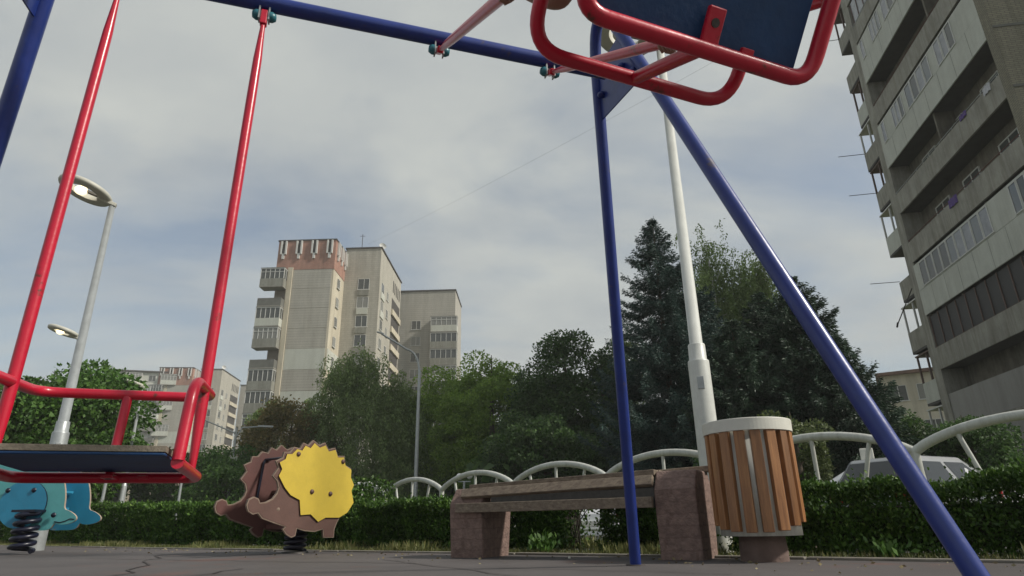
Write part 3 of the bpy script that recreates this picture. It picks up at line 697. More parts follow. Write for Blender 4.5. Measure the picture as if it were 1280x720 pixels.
BODY = [(-0.453, 0.621), (-0.407, 0.691), (-0.438, 0.744), (-0.378, 0.775), (-0.368, 0.824), (-0.312, 0.828), (-0.276, 0.873), (-0.216, 0.863), (-0.188, 0.916), (-0.135, 0.898), (-0.088, 0.946), (-0.022, 0.907), (0.038, 0.934), (0.08, 0.877), (0.151, 0.897), (0.186, 0.825), (0.261, 0.83), (0.278, 0.748), (0.347, 0.721), (0.35, 0.639), (0.392, 0.573), (0.364, 0.521), (0.392, 0.418), (0.351, 0.345), (0.255, 0.285), (0.232, 0.246), (0.21, 0.191), (0.208, 0.122), (0.102, 0.124), (0.087, 0.193), (0.003, 0.174), (-0.098, 0.183), (-0.174, 0.204), (-0.183, 0.145), (-0.221, 0.133), (-0.272, 0.16), (-0.308, 0.2), (-0.287, 0.219), (-0.407, 0.253), (-0.457, 0.269), (-0.507, 0.285), (-0.548, 0.326), (-0.593, 0.316), (-0.637, 0.341), (-0.657, 0.387), (-0.644, 0.432), (-0.6, 0.454), (-0.557, 0.439), (-0.541, 0.408), (-0.488, 0.414), (-0.431, 0.441), (-0.399, 0.484), (-0.386, 0.527), (-0.405, 0.58)]
YEL = [(-0.407, 0.623), (-0.382, 0.678), (-0.412, 0.732), (-0.36, 0.762), (-0.349, 0.805), (-0.301, 0.808), (-0.257, 0.853), (-0.205, 0.843), (-0.177, 0.888), (-0.123, 0.87), (-0.085, 0.917), (-0.028, 0.881), (0.031, 0.906), (0.073, 0.855), (0.144, 0.874), (0.178, 0.809), (0.243, 0.813), (0.269, 0.74), (0.338, 0.706), (0.339, 0.638), (0.379, 0.573), (0.355, 0.52), (0.388, 0.418), (0.325, 0.331), (0.237, 0.288), (0.094, 0.289), (0.02, 0.255), (-0.063, 0.317), (-0.162, 0.311), (-0.184, 0.432), (-0.277, 0.471), (-0.34, 0.531)]
ho = V(-1.96, 6.026, 0); ha = .9025; hax = V(math.cos(ha), math.sin(ha), 0); hs = V(-.785, .620, 0).normalized(); hh = .2525
hr = empty('spring_rider', ho, 'hedgehog shaped spring rider with brown side boards and a yellow spiny back', 'spring rider')
YEL2 = YEL
fp = panel(ho-hs*hh, hax, hs, 0, BODY, .024, M['hog_edge'], M['hog_edge'], 'side_panel', hr)
mb = MB(); mb.prism(inset(BODY, .010), ho-hs*(hh+.015), hax, ZU, hs, .006, 0, 0); mb.build('painted_face', M['hog_brown'], fp)
mb = MB(); mb.prism(YEL2, ho-hs*(hh+.029), hax, ZU, hs, .015, 0, 1); yp = mb.build('spine_panel', [M['yellow'], M['hog_dark']], fp)
fq = panel(ho+hs*hh, hax, hs, 0, BODY, .024, M['hog_edge'], M['hog_edge'], 'side_panel', hr); fq['label'] = 'darker brown far side panel without the yellow back'
mb = MB(); mb.prism(inset(BODY, .010), ho+hs*(hh-.015), hax, ZU, hs, .006, 0, 0); mb.build('painted_face', M['hog_dark'], fq)
for a, b in ((-0.239, 0.812), (0.237, 0.775), (-0.07, 0.503), (0.124, 0.489)):
    mb = MB(); mb.lathe(ho-hs*(hh+.03)+hax*a+ZU*b, [(.001, .012), (.016, .010), (.021, 0)], 14, axis=-hs); mb.build('bolt_cap', M['hog_brown'], fp)
mb = MB(); mb.lathe(ho-hs*(hh+.012)+hax*-.371+ZU*.357, [(.001, .006), (.012, .005), (.02, 0)], 14, axis=-hs); mb.build('eye', M['hog_edge'], fp)
mb = MB(); mb.tube(rounded([ho-hs*(hh-.02)+hax*-.22+ZU*.80, ho+hs*0+hax*-.23+ZU*.80, ho+hs*(hh-.02)+hax*-.24+ZU*.80], .03), .011, 12)
mb.tube(rounded([ho+hs*(hh-.03)+hax*-.20+ZU*.80, ho+hs*(hh-.03)+hax*-.26+ZU*.79, ho+hs*(hh-.03)+hax*-.29+ZU*.42], .03), .011, 12); mb.build('handle', M['spring'], hr)
mb = MB(); mb.obox(ho+hax*-.02+ZU*.52, hax, hs, ZU, .12, hh-.013, .012); mb.build('seat', M['hog_brown'], hr)
mb = MB(); mb.obox(ho+hax*-.0+ZU*.22, hax, hs, ZU, .16, hh-.013, .02); mb.build('base_board', M['hog_dark'], hr)
mb = MB(); spring(mb, ho, .085, .02, .20, 4.2, .016); mb.build('spring', M['spring'], hr)
mb = MB(); mb.lathe(ho, [(.001, .014), (.115, .014), (.12, .0)], 20); mb.build('foot_plate', M['dark_steel'], hr)
# dolphin
M['aqua'] = mat('turquoise_painted_panel', (.10, .36, .37), .5, .12, 5, bump=.08)
M['sea'] = mat('blue_painted_panel', (.025, .22, .36), .5, .12, 5, bump=.08, col2=(.2, .24, .26), thresh=.6)
M['edge_tan'] = mat('bare_plywood_edge', (.33, .26, .2), .8, .2, 20)
KD = .83
DOL = [(-1.133, 1.122), (-0.995, 1.306), (-0.784, 1.413), (-0.474, 1.455), (-0.135, 1.385), (0.144, 1.223), (0.331, 1.035), (0.42, 0.889), (0.479, 0.729), (0.51, 0.595), (0.515, 0.477), (0.604, 0.454), (0.703, 0.387), (0.693, 0.329), (0.579, 0.292), (0.47, 0.297), (0.434, 0.319), (0.405, 0.248), (0.333, 0.228), (0.226, 0.23), (0.074, 0.225), (-0.097, 0.3), (-0.182, 0.388), (-0.332, 0.376), (-0.525, 0.408), (-0.69, 0.557), (-0.86, 0.664), (-1.016, 0.666), (-1.197, 0.804), (-1.08, 0.832), (-1.104, 0.969)]
DOL = [(a*KD, .22+(b-.22)*KD) for a, b in DOL]
DOL = [(a, b if b < .75 else .75+(b-.75)*.52) for a, b in DOL]
do = V(-6.243*KD, 8.672*KD, 0); da = V(1, .0037, 0).normalized(); ds = V(-.0037, 1, 0).normalized(); dh = .215*.83
dr = empty('spring_rider', do, 'turquoise and blue dolphin shaped spring rider partly behind the left swing seat', 'spring rider')
DS = smooth_outline(DOL, 2)
fp = panel(do-ds*dh, da, ds, 0, DS, .024, M['aqua'], M['edge_tan'], 'side_panel', dr)
o2 = do+ds*dh+da*.03
mb = MB(); mb.prism(DS, o2, da, ZU, ds, .024, 0, 1); mb.build('side_panel', [M['sea'], M['edge_tan']], dr)['label'] = 'deep blue far side panel with faded paint'
mb = MB(); mb.prism([((-.006+.30*math.cos(t_))*KD, .22+(.325+.29*math.sin(t_))*KD) for t_ in [i*2*math.pi/48 for i in range(48)]], do-ds*(dh+.030), da, ZU, ds, .017, 0, 1); mb.build('round_panel', [M['sea'], M['spring']], fp)
for a, b in ((-0.23, 0.715), (0.101, 0.714), (0.421, 0.409)):
    mb = MB(); mb.lathe(do-ds*(dh+.031)+da*a*KD+ZU*(.22+(b-.22)*KD), [(.001, .016), (.02, .012), (.026, 0)], 14, axis=-ds); mb.build('bolt_cap', M['spring'], fp)
mb = MB(); mb.tube([do-ds*(dh+.012)+da*x_*KD+ZU*(.22+(z_-.22)*KD) for x_, z_ in ((.434, .330), (.5, .318), (.57, .335), (.62, .36), (.68, .355))], .006, 8); mb.build('mouth_line', M['spring'], fp)
mb = MB(); mb.obox(do+da*.1+ZU*.62, da, ds, ZU, .16, dh-.013, .012); mb.build('seat', M['sea'], dr)
mb = MB(); mb.obox(do+da*.05+ZU*.44, da, ds, ZU, .2, dh-.013, .02); mb.build('base_board', M['sea'], dr)
mb = MB(); spring(mb, do-ds*.26+da*.13, .10, .03, .40, 5.0, .024)
mb.build('spring', M['spring'], dr)
mb = MB(); mb.obox(do-ds*.2+da*.13+ZU*.42, da, ds, ZU, .12, .16, .012); mb.build('spring_plate', M['spring'], dr)
# ---------------------------------------------------------------- lamp posts
M['lampglow'] = emit('lit_lamp', (1, .83, .5), 1.6)
M['disc'] = mat('pale_grey_lamp_disc', (.5, .49, .42), .5, .1, 6)
M['disc_dark'] = mat('brown_grey_lamp_ring', (.16, .15, .13), .5, .1, 6)
def park_lamp(label, az, d, H, headaz, lit=True, simple=False, k=1.0, pm=None):
    b = pol(az, d, -.01); t = empty('park_lamp', b, label, 'lamp post', 'white park lamps with ring heads')
    mb = MB(); mb.lathe(b, [(r__*k, z__) for r__, z__ in [(.088, 0), (.084, 1.42), (.082, 1.43), (.070, 1.44), (.068, 1.56), (.064, 1.57), (.052, 1.575), (.036, H), (.001, H)]], 26); po = mb.build('pole', pm or (M['white_metal'] if not simple else M['galv']), t)
    if not simple:
        view = (V(0,0,0)-b).normalized(); sdv = V(view.y, -view.x, 0)
        mb = MB(); mb.obox(b+view*.084*k+ZU*1.24, sdv, view, ZU, .026, .005, .05); ht = mb.build('hatch', M['galv'], po, bevel=.003)
    hd = V(math.cos(headaz), math.sin(headaz), 0); tl = D2R(16); sdh = hd.cross(ZU)
    hu = hd*math.cos(tl)+ZU*math.sin(tl); hn = ZU*math.cos(tl)-hd*math.sin(tl)
    c = b+V(0,0,H+.07)+hu*.33*k
    mb = MB(); mb.obox(b+V(0,0,H+.03)+hu*.08, hu, sdh, hn, .13, .05, .028); ar = mb.build('arm', M['disc'], t, bevel=.01)
    mb = MB(); mb.lathe(c, [(r__*k, z__) for r__, z__ in [(.17, -.03), (.30, -.035), (.315, -.01), (.315, .02), (.29, .045), (.17, .045), (.17, -.03)]], 44, axis=hn); hdobj = mb.build('ring_head', M['disc'], t)
    mb = MB(); mb.obox(c+hu*-.05, hu, sdh, hn, .13*k, .03, .018); mb.build('lamp_holder', M['disc_dark'], hdobj)
    mb = MB(); mb.sphere(c+hu*.05-hn*.02, .085, 18, sz=.8); mb.build('bulb', M['lampglow'] if lit else M['disc'], hdobj)
park_lamp('tall white lamp post rising behind the bench and the bin', 16.6, 5.25, 4.60, D2R(182), lit=False)
park_lamp('lit ring lamp leaning past the left swing rods', -35.3, 10.2, 4.72, D2R(208), k=1.15, pm=M['galv'])
park_lamp('smaller lit ring lamp half hidden behind the nearer left lamp post', -35.5, 16.6, 4.2, D2R(205), simple=True)
park_lamp('distant ring lamp in front of the maple crown', -30.7, 22.3, 4.3, D2R(185), lit=False, simple=True)
def street_lamp(label, az, d, H, arm, kind):
    b = pol(az, d, -.4); t = empty('street_lamp', b, label, 'street lamp', 'tall steel street lamps')
    sd_ = V(-math.cos(D2R(az)), math.sin(D2R(az)), 0)
    mb = MB()
    if kind == 'curve':
        pts = [b, b+ZU*3, b+ZU*(H-1.0)] + arc(b+ZU*(H-1.0), b+ZU*(H-.1)+sd_*.1, b+ZU*H+sd_*.6, 8)[1:] + [b+ZU*(H+.7)+sd_*arm]
        mb.tube(pts, [.1, .085, .065]+[.045]*(len(pts)-3), 12); mb.build('mast', M['galv'], t)
        mb = MB(); e = b+ZU*(H+.74)+sd_*(arm+.05); mb.obox(e, sd_+ZU*.25, sd_.cross(ZU), ZU, .16, .06, .03); mb.build('lamp_head', M['galv'], t, bevel=.01)
    else:
        mb.tube([b, b+ZU*H], [.07, .045], 10); mb.build('mast', M['galv'], t)
        mb = MB(); mb.tube([b+ZU*(H-.5), b+ZU*H-sd_*.25, b+ZU*(H+.12)-sd_*1.5], .035, 8); ar = mb.build('arm', M['galv'], t)
        mb = MB(); mb.tube([b+ZU*(H-.3), b+ZU*(H+.35)+sd_*1.6], .03, 8); mb.build('arm', M['galv'], t)
        mb = MB(); mb.obox(b+ZU*(H+.1)-sd_*1.3, sd_, sd_.cross(ZU), ZU, .35, .08, .04); mb.build('lamp_head', M['galv'], t)
        mb = MB(); mb.obox(b+ZU*(H*.72), sd_, sd_.cross(ZU), ZU, .2, .12, .1); mb.build('spotlight', M['rim_white'], t)
street_lamp('tall curved steel street lamp in front of the birch and apartment tower', -8.6, 28, 8.0, 1.75, 'curve')
street_lamp('slim street lamp with two arms above the hedgehog rider', -23.45, 34, 5.2, 1, 'tee')
M['globe'] = mat('white_glass_globe', (.8, .8, .78), .3, .03, 5)
def globe_lamp(label, az, d, z):
    b = pol(az, d, -.4); t = empty('globe_lamp', b, label, 'park lamp', 'twin globe park lamps')
    mb = MB(); mb.tube([b, b+ZU*(z+.2)], .04, 10); mb.tube([b+V(-.22,0,z+.2), b+V(.22,.02,z+.2)], .02, 8); mb.build('pole', M['galv'], t)
    for s_ in (-.2, .22):
        mb = MB(); mb.sphere(b+V(s_*.82, s_*.3, z+.38+s_*.1), .115, 20); mb.build('globe', M['globe'], t)
globe_lamp('twin white globe lamp seen over the fence beside the hedgehog rider', -12.95, 26, 1.70)
globe_lamp('twin white globe lamp seen over the left end of the bench', -4.45, 23, 1.78)
# thin posts seen below the left swing seat
for az, d, H, r, m, lb in ((-33.0, 14, 1.15, .035, 'blue', 'slanted blue steel post behind the dolphin rider'), (-31.9, 20, 1.6, .04, 'galv', 'thin grey post beneath the left swing seat'), (-26.9, 20, 1.6, .035, 'galv', 'thin grey post just below the right corner of the left swing seat')):
    b = pol(az, d, -.3); t = MB(); t.tube([b, b+V(-.1 if m == 'blue' else 0, 0, H+.3)], r, 10)
    tag(t.build('post', M[m], org=b), lb, 'post')
# ---------------------------------------------------------------- wavy fence
fo = V(4.057, 5.034, 0); fe = V(math.cos(2.31), math.sin(2.31), 0)
junc = -.868; span = 1.736
fn = empty('wavy_fence', fo+fe*4, 'low white tube fence of repeated arches behind the hedge', 'fence')
for i in range(-1, 9):
    s0 = junc + i*span; s1_ = s0+span
    def FP(s, z): return fo + fe*s + ZU*z
    zj, za = .735, .95
    pts = [FP(s0+(s1_-s0)*t, zj+(za-zj)*(4*t*(1-t))**.85) for t in [k/18 for k in range(19)]]
    mb = MB(); mb.tube(pts, .04, 14); ac = mb.build('arch', M['fence_white'], fn)
    mb = MB(); mb.tube([FP(s0, -.25), FP(s0, zj)], .04, 12); mb.build('post', M['fence_white'], fn)
    for k, (tt, tb) in enumerate(((.2, .32), (.5, .5), (.8, .68))):
        zt = zj+(za-zj)*(4*tt*(1-tt))**.85
        mb = MB(); mb.tube([FP(s0+span*tt, zt-.02), FP(s0+span*tb, .12)], .02, 10); mb.build('strut', M['fence_white'], ac)
    mb = MB(); mb.tube([FP(s0, .12), FP(s1_, .12)], .022, 10); mb.build('bottom_rail', M['fence_white'], fn)
# ---------------------------------------------------------------- cars
M['car_white'] = mat('white_car_paint', (.75, .76, .76), .3, .04, 3, coat=.6)
M['car_silver'] = mat('silver_car_paint', (.34, .35, .36), .3, .05, 3, metal=.3, coat=.6)
M['car_glass'] = glassmat('car_window_glass', (.035, .042, .05), .06)
M['tail'] = mat('red_tail_lamp', (.45, .015, .02), .25, .1, 10)
M['head'] = glassmat('clear_head_lamp', (.55, .57, .6), .1)
M['tyre'] = mat('black_tyre', (.02, .02, .02), .85, .2, 10)
M['chrome'] = mat('grey_wheel_alloy', (.4, .4, .42), .3, .1, 10, metal=.7)
M['black'] = mat('black_plastic', (.02, .02, .022), .6, .2, 10)
def car(name, label, pos, heading, paint, L=4.2, W=1.7, H=1.48, zb=-.34, kind='hatch'):
    """pos: centre on the ground; heading angle of the nose"""
    hd = V(math.cos(heading), math.sin(heading), 0); sd_ = V(-hd.y, hd.x, 0); o = V(pos[0], pos[1], zb)
    t = empty(name, o, label, 'car')
    h = L/2; sec = {  # lower body profile
     'body': [(-h, .32), (-h, .78), (-h+.06, .92), (-.9, .95), (h-1.15, .95), (h-.35, .82), (h-.02, .62), (h, .32), (h-.1, .22), (-h+.1, .22)]}
    mb = MB(); pr = sec['body']; n = len(pr)
    rows = [(-W/2, .94), (-W/2+.04, 1), (W/2-.04, 1), (W/2, .94)]
    vs = []
    for y, k in rows:
        for (x_, z_) in pr: vs.append(o+hd*(x_*(1 if k == 1 else .985))+sd_*y+ZU*(.32+(z_-.32)*k))
    fs = [tuple(range(n)), tuple(reversed(range(3*n, 4*n)))]
    for r2 in range(3): fs += [(r2*n+i, r2*n+(i+1) % n, (r2+1)*n+(i+1) % n, (r2+1)*n+i) for i in range(n)]
    mb.add(vs, fs); body = mb.build('body', paint, t, bevel=.05)
    # cabin frustum with pillars: roof smaller than the waist line
    rear = -h+.12 if kind == 'hatch' else -h+.75
    base = [(rear, .93), (h-1.0, .93)]; roof = [(rear+.42, H), (h-1.95, H)]
    def cb(x_, s_, z_, y): return o+hd*x_+sd_*(s_*y)+ZU*z_
    wy, ry_ = W/2-.05, W/2-.23
    P8 = [cb(base[0][0], -1, .93, wy), cb(base[1][0], -1, .93, wy), cb(base[1][0], 1, .93, wy), cb(base[0][0], 1, .93, wy),
          cb(roof[0][0], -1, H, ry_), cb(roof[1][0], -1, H, ry_), cb(roof[1][0], 1, H, ry_), cb(roof[0][0], 1, H, ry_)]
    mb = MB(); mb.add(P8, [(0,1,2,3),(4,5,6,7),(0,1,5,4),(1,2,6,5),(2,3,7,6),(3,0,4,7)]); cabin = mb.build('cabin', paint, t, bevel=.07)
    def pane(a, b, c, d, nm, u0=.06, u1=.94, v0=.06, v1=.86):
        a, b, c, d = map(Vector, (a, b, c, d)); nrm = (b-a).cross(d-a).normalized(); cen = o+ZU*1.1
        if nrm.dot((a+c)/2-cen) < 0: nrm = -nrm
        def q(u_, v_): return (a.lerp(b, u_)).lerp(d.lerp(c, u_), v_)+nrm*.006
        mb = MB(); mb.add([q(u0, v0), q(u1, v0), q(u1, v1), q(u0, v1)], [(0,1,2,3)]); return mb.build(nm, M['car_glass'], cabin, recalc=False)
    pane(P8[1], P8[2], P8[6], P8[5], 'windscreen'); pane(P8[3], P8[0], P8[4], P8[7], 'rear_window')
    for (a, b, c, d) in ((P8[0], P8[1], P8[5], P8[4]), (P8[3], P8[2], P8[6], P8[7])):
        pane(a, b, c, d, 'side_window', .14, .47, .08, .80); pane(a, b, c, d, 'side_window', .53, .88, .08, .80)
    for s_ in (-1, 1):
        mb = MB(); mb.obox(o+hd*(-h+.02)+sd_*(s_*(W/2-.2))+ZU*.80, hd, sd_, ZU, .05, .14, .10); mb.build('tail_light', M['tail'], t, bevel=.02)
        mb = MB(); mb.obox(o+hd*(h-.12)+sd_*(s_*(W/2-.24))+ZU*.66, hd, sd_, ZU, .08, .17, .07); mb.build('headlight', M['head'], t, bevel=.02)
        for x_ in (h-.8, -h+.75):
            wc = o+hd*x_+sd_*(s_*(W/2-.08))+ZU*.30
            mb = MB(); mb.lathe(wc, [(.18, -.09), (.30, -.09), (.31, 0), (.30, .09), (.18, .09)], 24, axis=sd_); wl = mb.build('wheel', M['tyre'], t)
            mb = MB(); mb.lathe(wc+sd_*s_*.09, [(.001, .0), (.1, -.01*s_), (.19, 0)], 20, axis=sd_); mb.build('rim', M['chrome'], wl)
        mb = MB(); mb.obox(o+hd*(h-1.25)+sd_*(s_*(W/2+.08))+ZU*1.0, hd, sd_, ZU, .05, .08, .06); mb.build('mirror', paint, t, bevel=.02)
    mb = MB(); mb.obox(o+hd*(-h-.03)+ZU*.46, hd, sd_, ZU, .07, W/2-.04, .13); mb.build('rear_bumper', paint, t, bevel=.04)
    mb = MB(); mb.obox(o+hd*(-h-.105)+ZU*.58, hd, sd_, ZU, .006, .26, .055); mb.build('number_plate', M['rim_white'], t)
    mb = MB(); mb.obox(o+hd*(h+.01)+ZU*.42, hd, sd_, ZU, .05, W/2-.06, .12); mb.build('front_bumper', paint, t, bevel=.04)
    return t, o, hd, sd_
fdir = math.atan2(fe.y, fe.x)
tx, to, thd, tsd = car('taxi', 'white taxi with a pale roof sign, parked beyond the fence on the right', pol(27.9, 15.2)[:2], D2R(152), M['car_white'], 4.1, zb=-.28)
mb = MB(); mb.obox(to+ZU*1.63-thd*.1, thd, tsd, ZU, .12, .42, .14); sg = mb.build('roof_sign', M['rim_white'], tx, bevel=.02)
# small dark lettering on the roof sign (illegible at this size in the photograph: three short strokes)
mb = MB()
for k, (y_, w_, h_) in enumerate(((-.1, .035, .035), (-.02, .03, .04), (.07, .04, .05), (.15, .03, .05), (.27, .05, .015))):
    for s_ in (1, -1): mb.obox(to+ZU*1.60+thd*(-.1+s_*.125)+tsd*(y_-.05), thd, tsd, ZU, .002, w_, h_*.6)
mb.build('roof_sign_lettering', M['black'], sg)
car('parked_car', 'silver hatchback behind the taxi, mostly hidden by the right hedge', pol(32.0, 15.0)[:2], D2R(28), M['car_silver'], 3.9, zb=-.26)
car('parked_car', 'white car seen beneath the bench seat, red tail light showing', pol(7.6, 17.0)[:2], D2R(75), M['car_white'], 4.3, zb=-.42)
car('parked_car', 'grey car roof just visible above the hedge left of the bench', pol(-8.4, 24)[:2], D2R(10), M['car_silver'], 4.3, H=1.38, zb=-.55)
# ---------------------------------------------------------------- buildings
M['wall_beige'] = brickmat('beige_silicate_brick', (.46, .435, .37), (.42, .40, .34), (.35, .33, .28), .9, .32, stain=.08, joint=.02)
M['wall_grey'] = brickmat('grey_beige_brick', (.44, .42, .365), (.41, .39, .34), (.34, .32, .28), 40, .36, stain=.08, joint=.03)
M['wall_cream'] = mat('cream_rendered_wall', (.55, .50, .39), .85, .1, .35, coord='Object')
M['wall_white'] = mat('pale_insulated_panel', (.50, .51, .45), .8, .05, .5)
M['brick_red'] = brickmat('red_attic_brick', (.44, .23, .17), (.38, .19, .14), (.38, .28, .23), .5, .14, stain=.15)
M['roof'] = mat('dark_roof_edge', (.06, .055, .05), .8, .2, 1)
M['winglass'] = glassmat('dark_flat_window_glass', (.08, .085, .08), .12)
M['winglass2'] = glassmat('curtained_window_glass', (.22, .22, .2), .18)
M['winframe'] = mat('white_window_frame', (.55, .55, .52), .6, .05, 4)
M['brownframe'] = mat('brown_wood_frame', (.10, .06, .045), .7, .2, 4)
M['parapet'] = mat('grey_balcony_parapet', (.25, .25, .215), .85, .15, .8)
M['parapet2'] = mat('dark_weathered_parapet', (.13, .13, .115), .9, .2, 1)
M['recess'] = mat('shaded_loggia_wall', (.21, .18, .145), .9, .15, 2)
M['slab'] = mat('concrete_slab', (.24, .23, .2), .9, .15, 3)
def window(fr, x, z, w_, h_, y, parent, kind=0, mull=1):
    """window in a wall whose outward normal is -y of the frame; frame proud of the wall"""
    mb = MB(fr)
    fwd = .05
    mb.box(x-w_/2, x+w_/2, y-.02, y, z, z+h_, 0)
    wn = mb.build('window', [M['winglass2'] if kind else M['winglass']], parent)
    mb = MB(fr); t_ = .035
    mb.box(x-w_/2-t_, x-w_/2+t_*.6, y-fwd, y, z-t_, z+h_+t_); mb.box(x+w_/2-t_*.6, x+w_/2+t_, y-fwd, y, z-t_, z+h_+t_)
    mb.box(x-w_/2+t_*.6, x+w_/2-t_*.6, y-fwd, y, z+h_-t_*.3, z+h_+t_); mb.box(x-w_/2-.12, x+w_/2+.12, y-.12, y, z-t_-.04, z-t_+.05)
    for k in range(mull):
        xx = x-w_/2+w_*(k+1)/(mull+1)+.06; mb.box(xx-.03, xx+.03, y-fwd*.9, y, z, z+h_)
    mb.build('frame', [M['winframe']], wn)
    return wn
def glazed_balcony(fr, x0, x1, y0, y1, z, parent, style, storey=2.8):
    """box balcony projecting to y0 (outward, -y) from wall y1"""
    pm = [M['parapet'], M['wall_white'], M['parapet2'], M['winframe']][style[1]]
    mb = MB(fr); mb.box(x0, x1, y0, y1, z-.16, z); mb.build('balcony_slab', M['slab'], parent)
    mb = MB(fr); mb.box(x0, x1, y0, y0+.08, z+.003, z+1.05); mb.box(x0, x0+.08, y0+.083, y1, z+.003, z+1.05); mb.box(x1-.08, x1, y0+.083, y1, z+.003, z+1.05)
    pb = mb.build('balcony', pm, parent)
    if style[0]:
        mb = MB(fr); mb.box(x0+.05, x1-.05, y0+.05, y1, z+1.06, z+2.45); gl = mb.build('glazing', M['winglass2'] if style[0] == 2 else M['winglass'], pb)
        mb = MB(fr); n = 5
        for k in range(n+1):
            xx = x0+.02+(x1-x0-.04)*k/n; mb.box(xx-.035, xx+.035, y0+.0, y0+.05, z+1.053, z+2.5)
        mb.box(x0, x1, y0-.02, y0+.06, z+2.45, z+2.56); mb.box(x1-.05, x1+.02, y0+.06, y1, z+2.45, z+2.56); mb.box(x0-.02, x0+.05, y0+.06, y1, z+2.45, z+2.56)
        for k in range(3):
            yy = y0+.1+(y1-y0-.2)*k/2; mb.box(x1-.05, x1, yy-.03, yy+.03, z+1.053, z+2.45); mb.box(x0, x0+.05, yy-.03, yy+.03, z+1.053, z+2.45)
        if style[2]: mb.box(x0+.04, x1-.04, y0, y0+.045, z+1.98, z+2.04)
        mb.build('glazing_bars', M['winframe'], gl)
        mb = MB(fr); mb.box(x0-.05, x1+.05, y0-.05, y1, z+2.565, z+2.62); mb.build('canopy', M['parapet2'], pb)
def copy_tree(o, parent=None):
    c = o.copy(); COL.objects.link(c); c.parent = parent
    for ch in list(o.children): copy_tree(ch, c)
    return c
def tower(name, label, P1, group):
    """stepped 12-storey block. Frame: origin at the front right corner of the brick-topped wing, x to the right, y away"""
    o = V(P1[0], P1[1], -.6); ang = D2R(-1.5); ex = V(math.cos(ang), math.sin(ang), 0); ey = V(-ex.y, ex.x, 0)
    fr = (o, ex, ey); t = empty(name, o, label, 'apartment building', group)
    S = 2.8; top = 38.2; att = 33.9
    rr = random.Random(3)
    # wing 1 (brick attic)
    mb = MB(fr); mb.box(-5.6, 0, 0, 9, 0, att); mb.build('wall', [M['wall_cream']], t)
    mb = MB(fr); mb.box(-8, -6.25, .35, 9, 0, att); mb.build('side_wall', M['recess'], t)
    mb = MB(fr); mb.box(-6.25, -5.6, -.25, 9, 0, att+.3); mb.build('pilaster', M['wall_cream'], t)
    for k in range(12):   # facing panels between storeys on the blank wall
        z0 = att-S*(k+1)
        if z0 < 0: break
        white = k in (4, 6, 8)
        mb = MB(fr); mb.box(-5.55, -.25, -.06, -.003, z0+.02, z0+S-.02); mb.build('wall_panel', M['wall_white'] if white else M['wall_grey'], t)
        if white:
            mb = MB(fr); mb.box(.003, .06, .1, 5.0, z0+.02, z0+S-.02); mb.build('wall_panel', M['wall_white'], t)
    mb = MB(fr); mb.box(-8.0, .05, -.08, 9, att+.003, top); at = mb.build('attic', M['brick_red'], t)
    mb = MB(fr); mb.box(-8.1, .15, -.18, 9.1, top+.003, top+.2); mb.build('roof_edge', M['roof'], t)
    for k in range(4):
        x = -7.2+k*2.15; mb = MB(fr)
        mb.box(x-.42, x-.22, -.35, -.083, top-2.0, top-.02); mb.box(x+.22, x+.42, -.35, -.083, top-2.0, top-.02); mb.box(x-.16, x+.16, -.28, -.083, top-2.7, top-1.9)
        b_ = mb.build('attic_bracket', M['winframe'], t)
        mb = MB(fr); mb.box(x-.215, x+.215, -.12, -.083, top-1.9, top-.02); mb.build('niche', M['roof'], b_)
    for k in range(3):
        y = 1.1+k*1.7; mb = MB(fr); mb.box(.053, .32, y-.4, y-.2, top-2.0, top-.02); mb.box(.053, .32, y+.2, y+.4, top-2.0, top-.02); mb.box(.053, .25, y-.16, y+.16, top-2.7, top-1.9); mb.build('attic_bracket', M['winframe'], t)
    fr_side = (o, ey, -ex)   # walls facing +x: outward = +ex, so the frame's -y is +ex
    # narrow right face windows
    for k in range(10):
        z = att-S*(k+1)+.75
        if z > 1: window(fr_side, 2.4, z, 1.0, 1.35, -.06, t, k % 2)
    # balconies left
    sty = [(1,0,1), (0,2,0), (1,1,0), (2,0,1), (0,2,0), (1,0,0), (1,0,0), (1,0,1), (1,2,1), (1,0,0), (1,0,1)]
    for k in range(11):
        z = att-S*(k+1)
        if z < .5: break
        glazed_balcony(fr, -9.5, -6.3, -1.3, .35, z+.1, t, sty[k])
    # wing 2 : set back wall and the long right face
    W2x = 5.2; y2 = 4.9
    mb = MB(fr); mb.box(.003 if 0 else 0.0, W2x, y2, y2+14.6, 0, top+.8); mb.build('wall', M['wall_beige'], t)
    mb = MB(fr); mb.box(-.1, W2x+.15, y2-.12, y2+14.7, top+.803, top+1.0); mb.build('roof_edge', M['roof'], t)
    sidefr = (o+ex*W2x, ey, -ex)
    for k in range(12):
        z = top-5.6-S*k
        if z < 1: break
        window(fr, 2.9, z, 1.6, 1.6, y2, t, k % 3 == 1)
        mb = MB(fr); mb.box(2.1, 3.7, y2-.12, y2-.003, z-.95, z-.08); mb.build('window_apron', M['wall_white'] if k in (1, 5) else M['parapet'], t)
        window(sidefr, y2+2.0, z, 1.5, 1.5, 0, t, k % 2, 1)
        if k in (0, 1, 5, 6): 
            mb = MB(sidefr); mb.box(y2+1.0, y2+3.0, -.14, -.003, z-1.0, z-.08); mb.build('window_apron', M['wall_white'], t)
        window(sidefr, y2+5.3, z, 1.1, 1.3, 0, t, (k+1) % 2, 1)
        # far part of the long face: loggia shade as flat dark sheets
        if k < 11:
            mb = MB(sidefr); mb.box(y2+8.3, y2+14.0, -.03, -.003, z-.4, z+1.6); lg = mb.build('loggia_shade', M['roof'], t)
            mb = MB(sidefr); mb.box(y2+8.1, y2+14.2, -.28, -.033, z-1.2, z-.3); mb.build('loggia_parapet', M['wall_cream'], lg)
    for k in range(5):
        mb = MB(sidefr); yy = y2+8.7+k*1.15; mb.box(yy, yy+.5, -.04, -.003, top-2.9, top-1.0); mb.build('vent_slot', M['roof'], t)
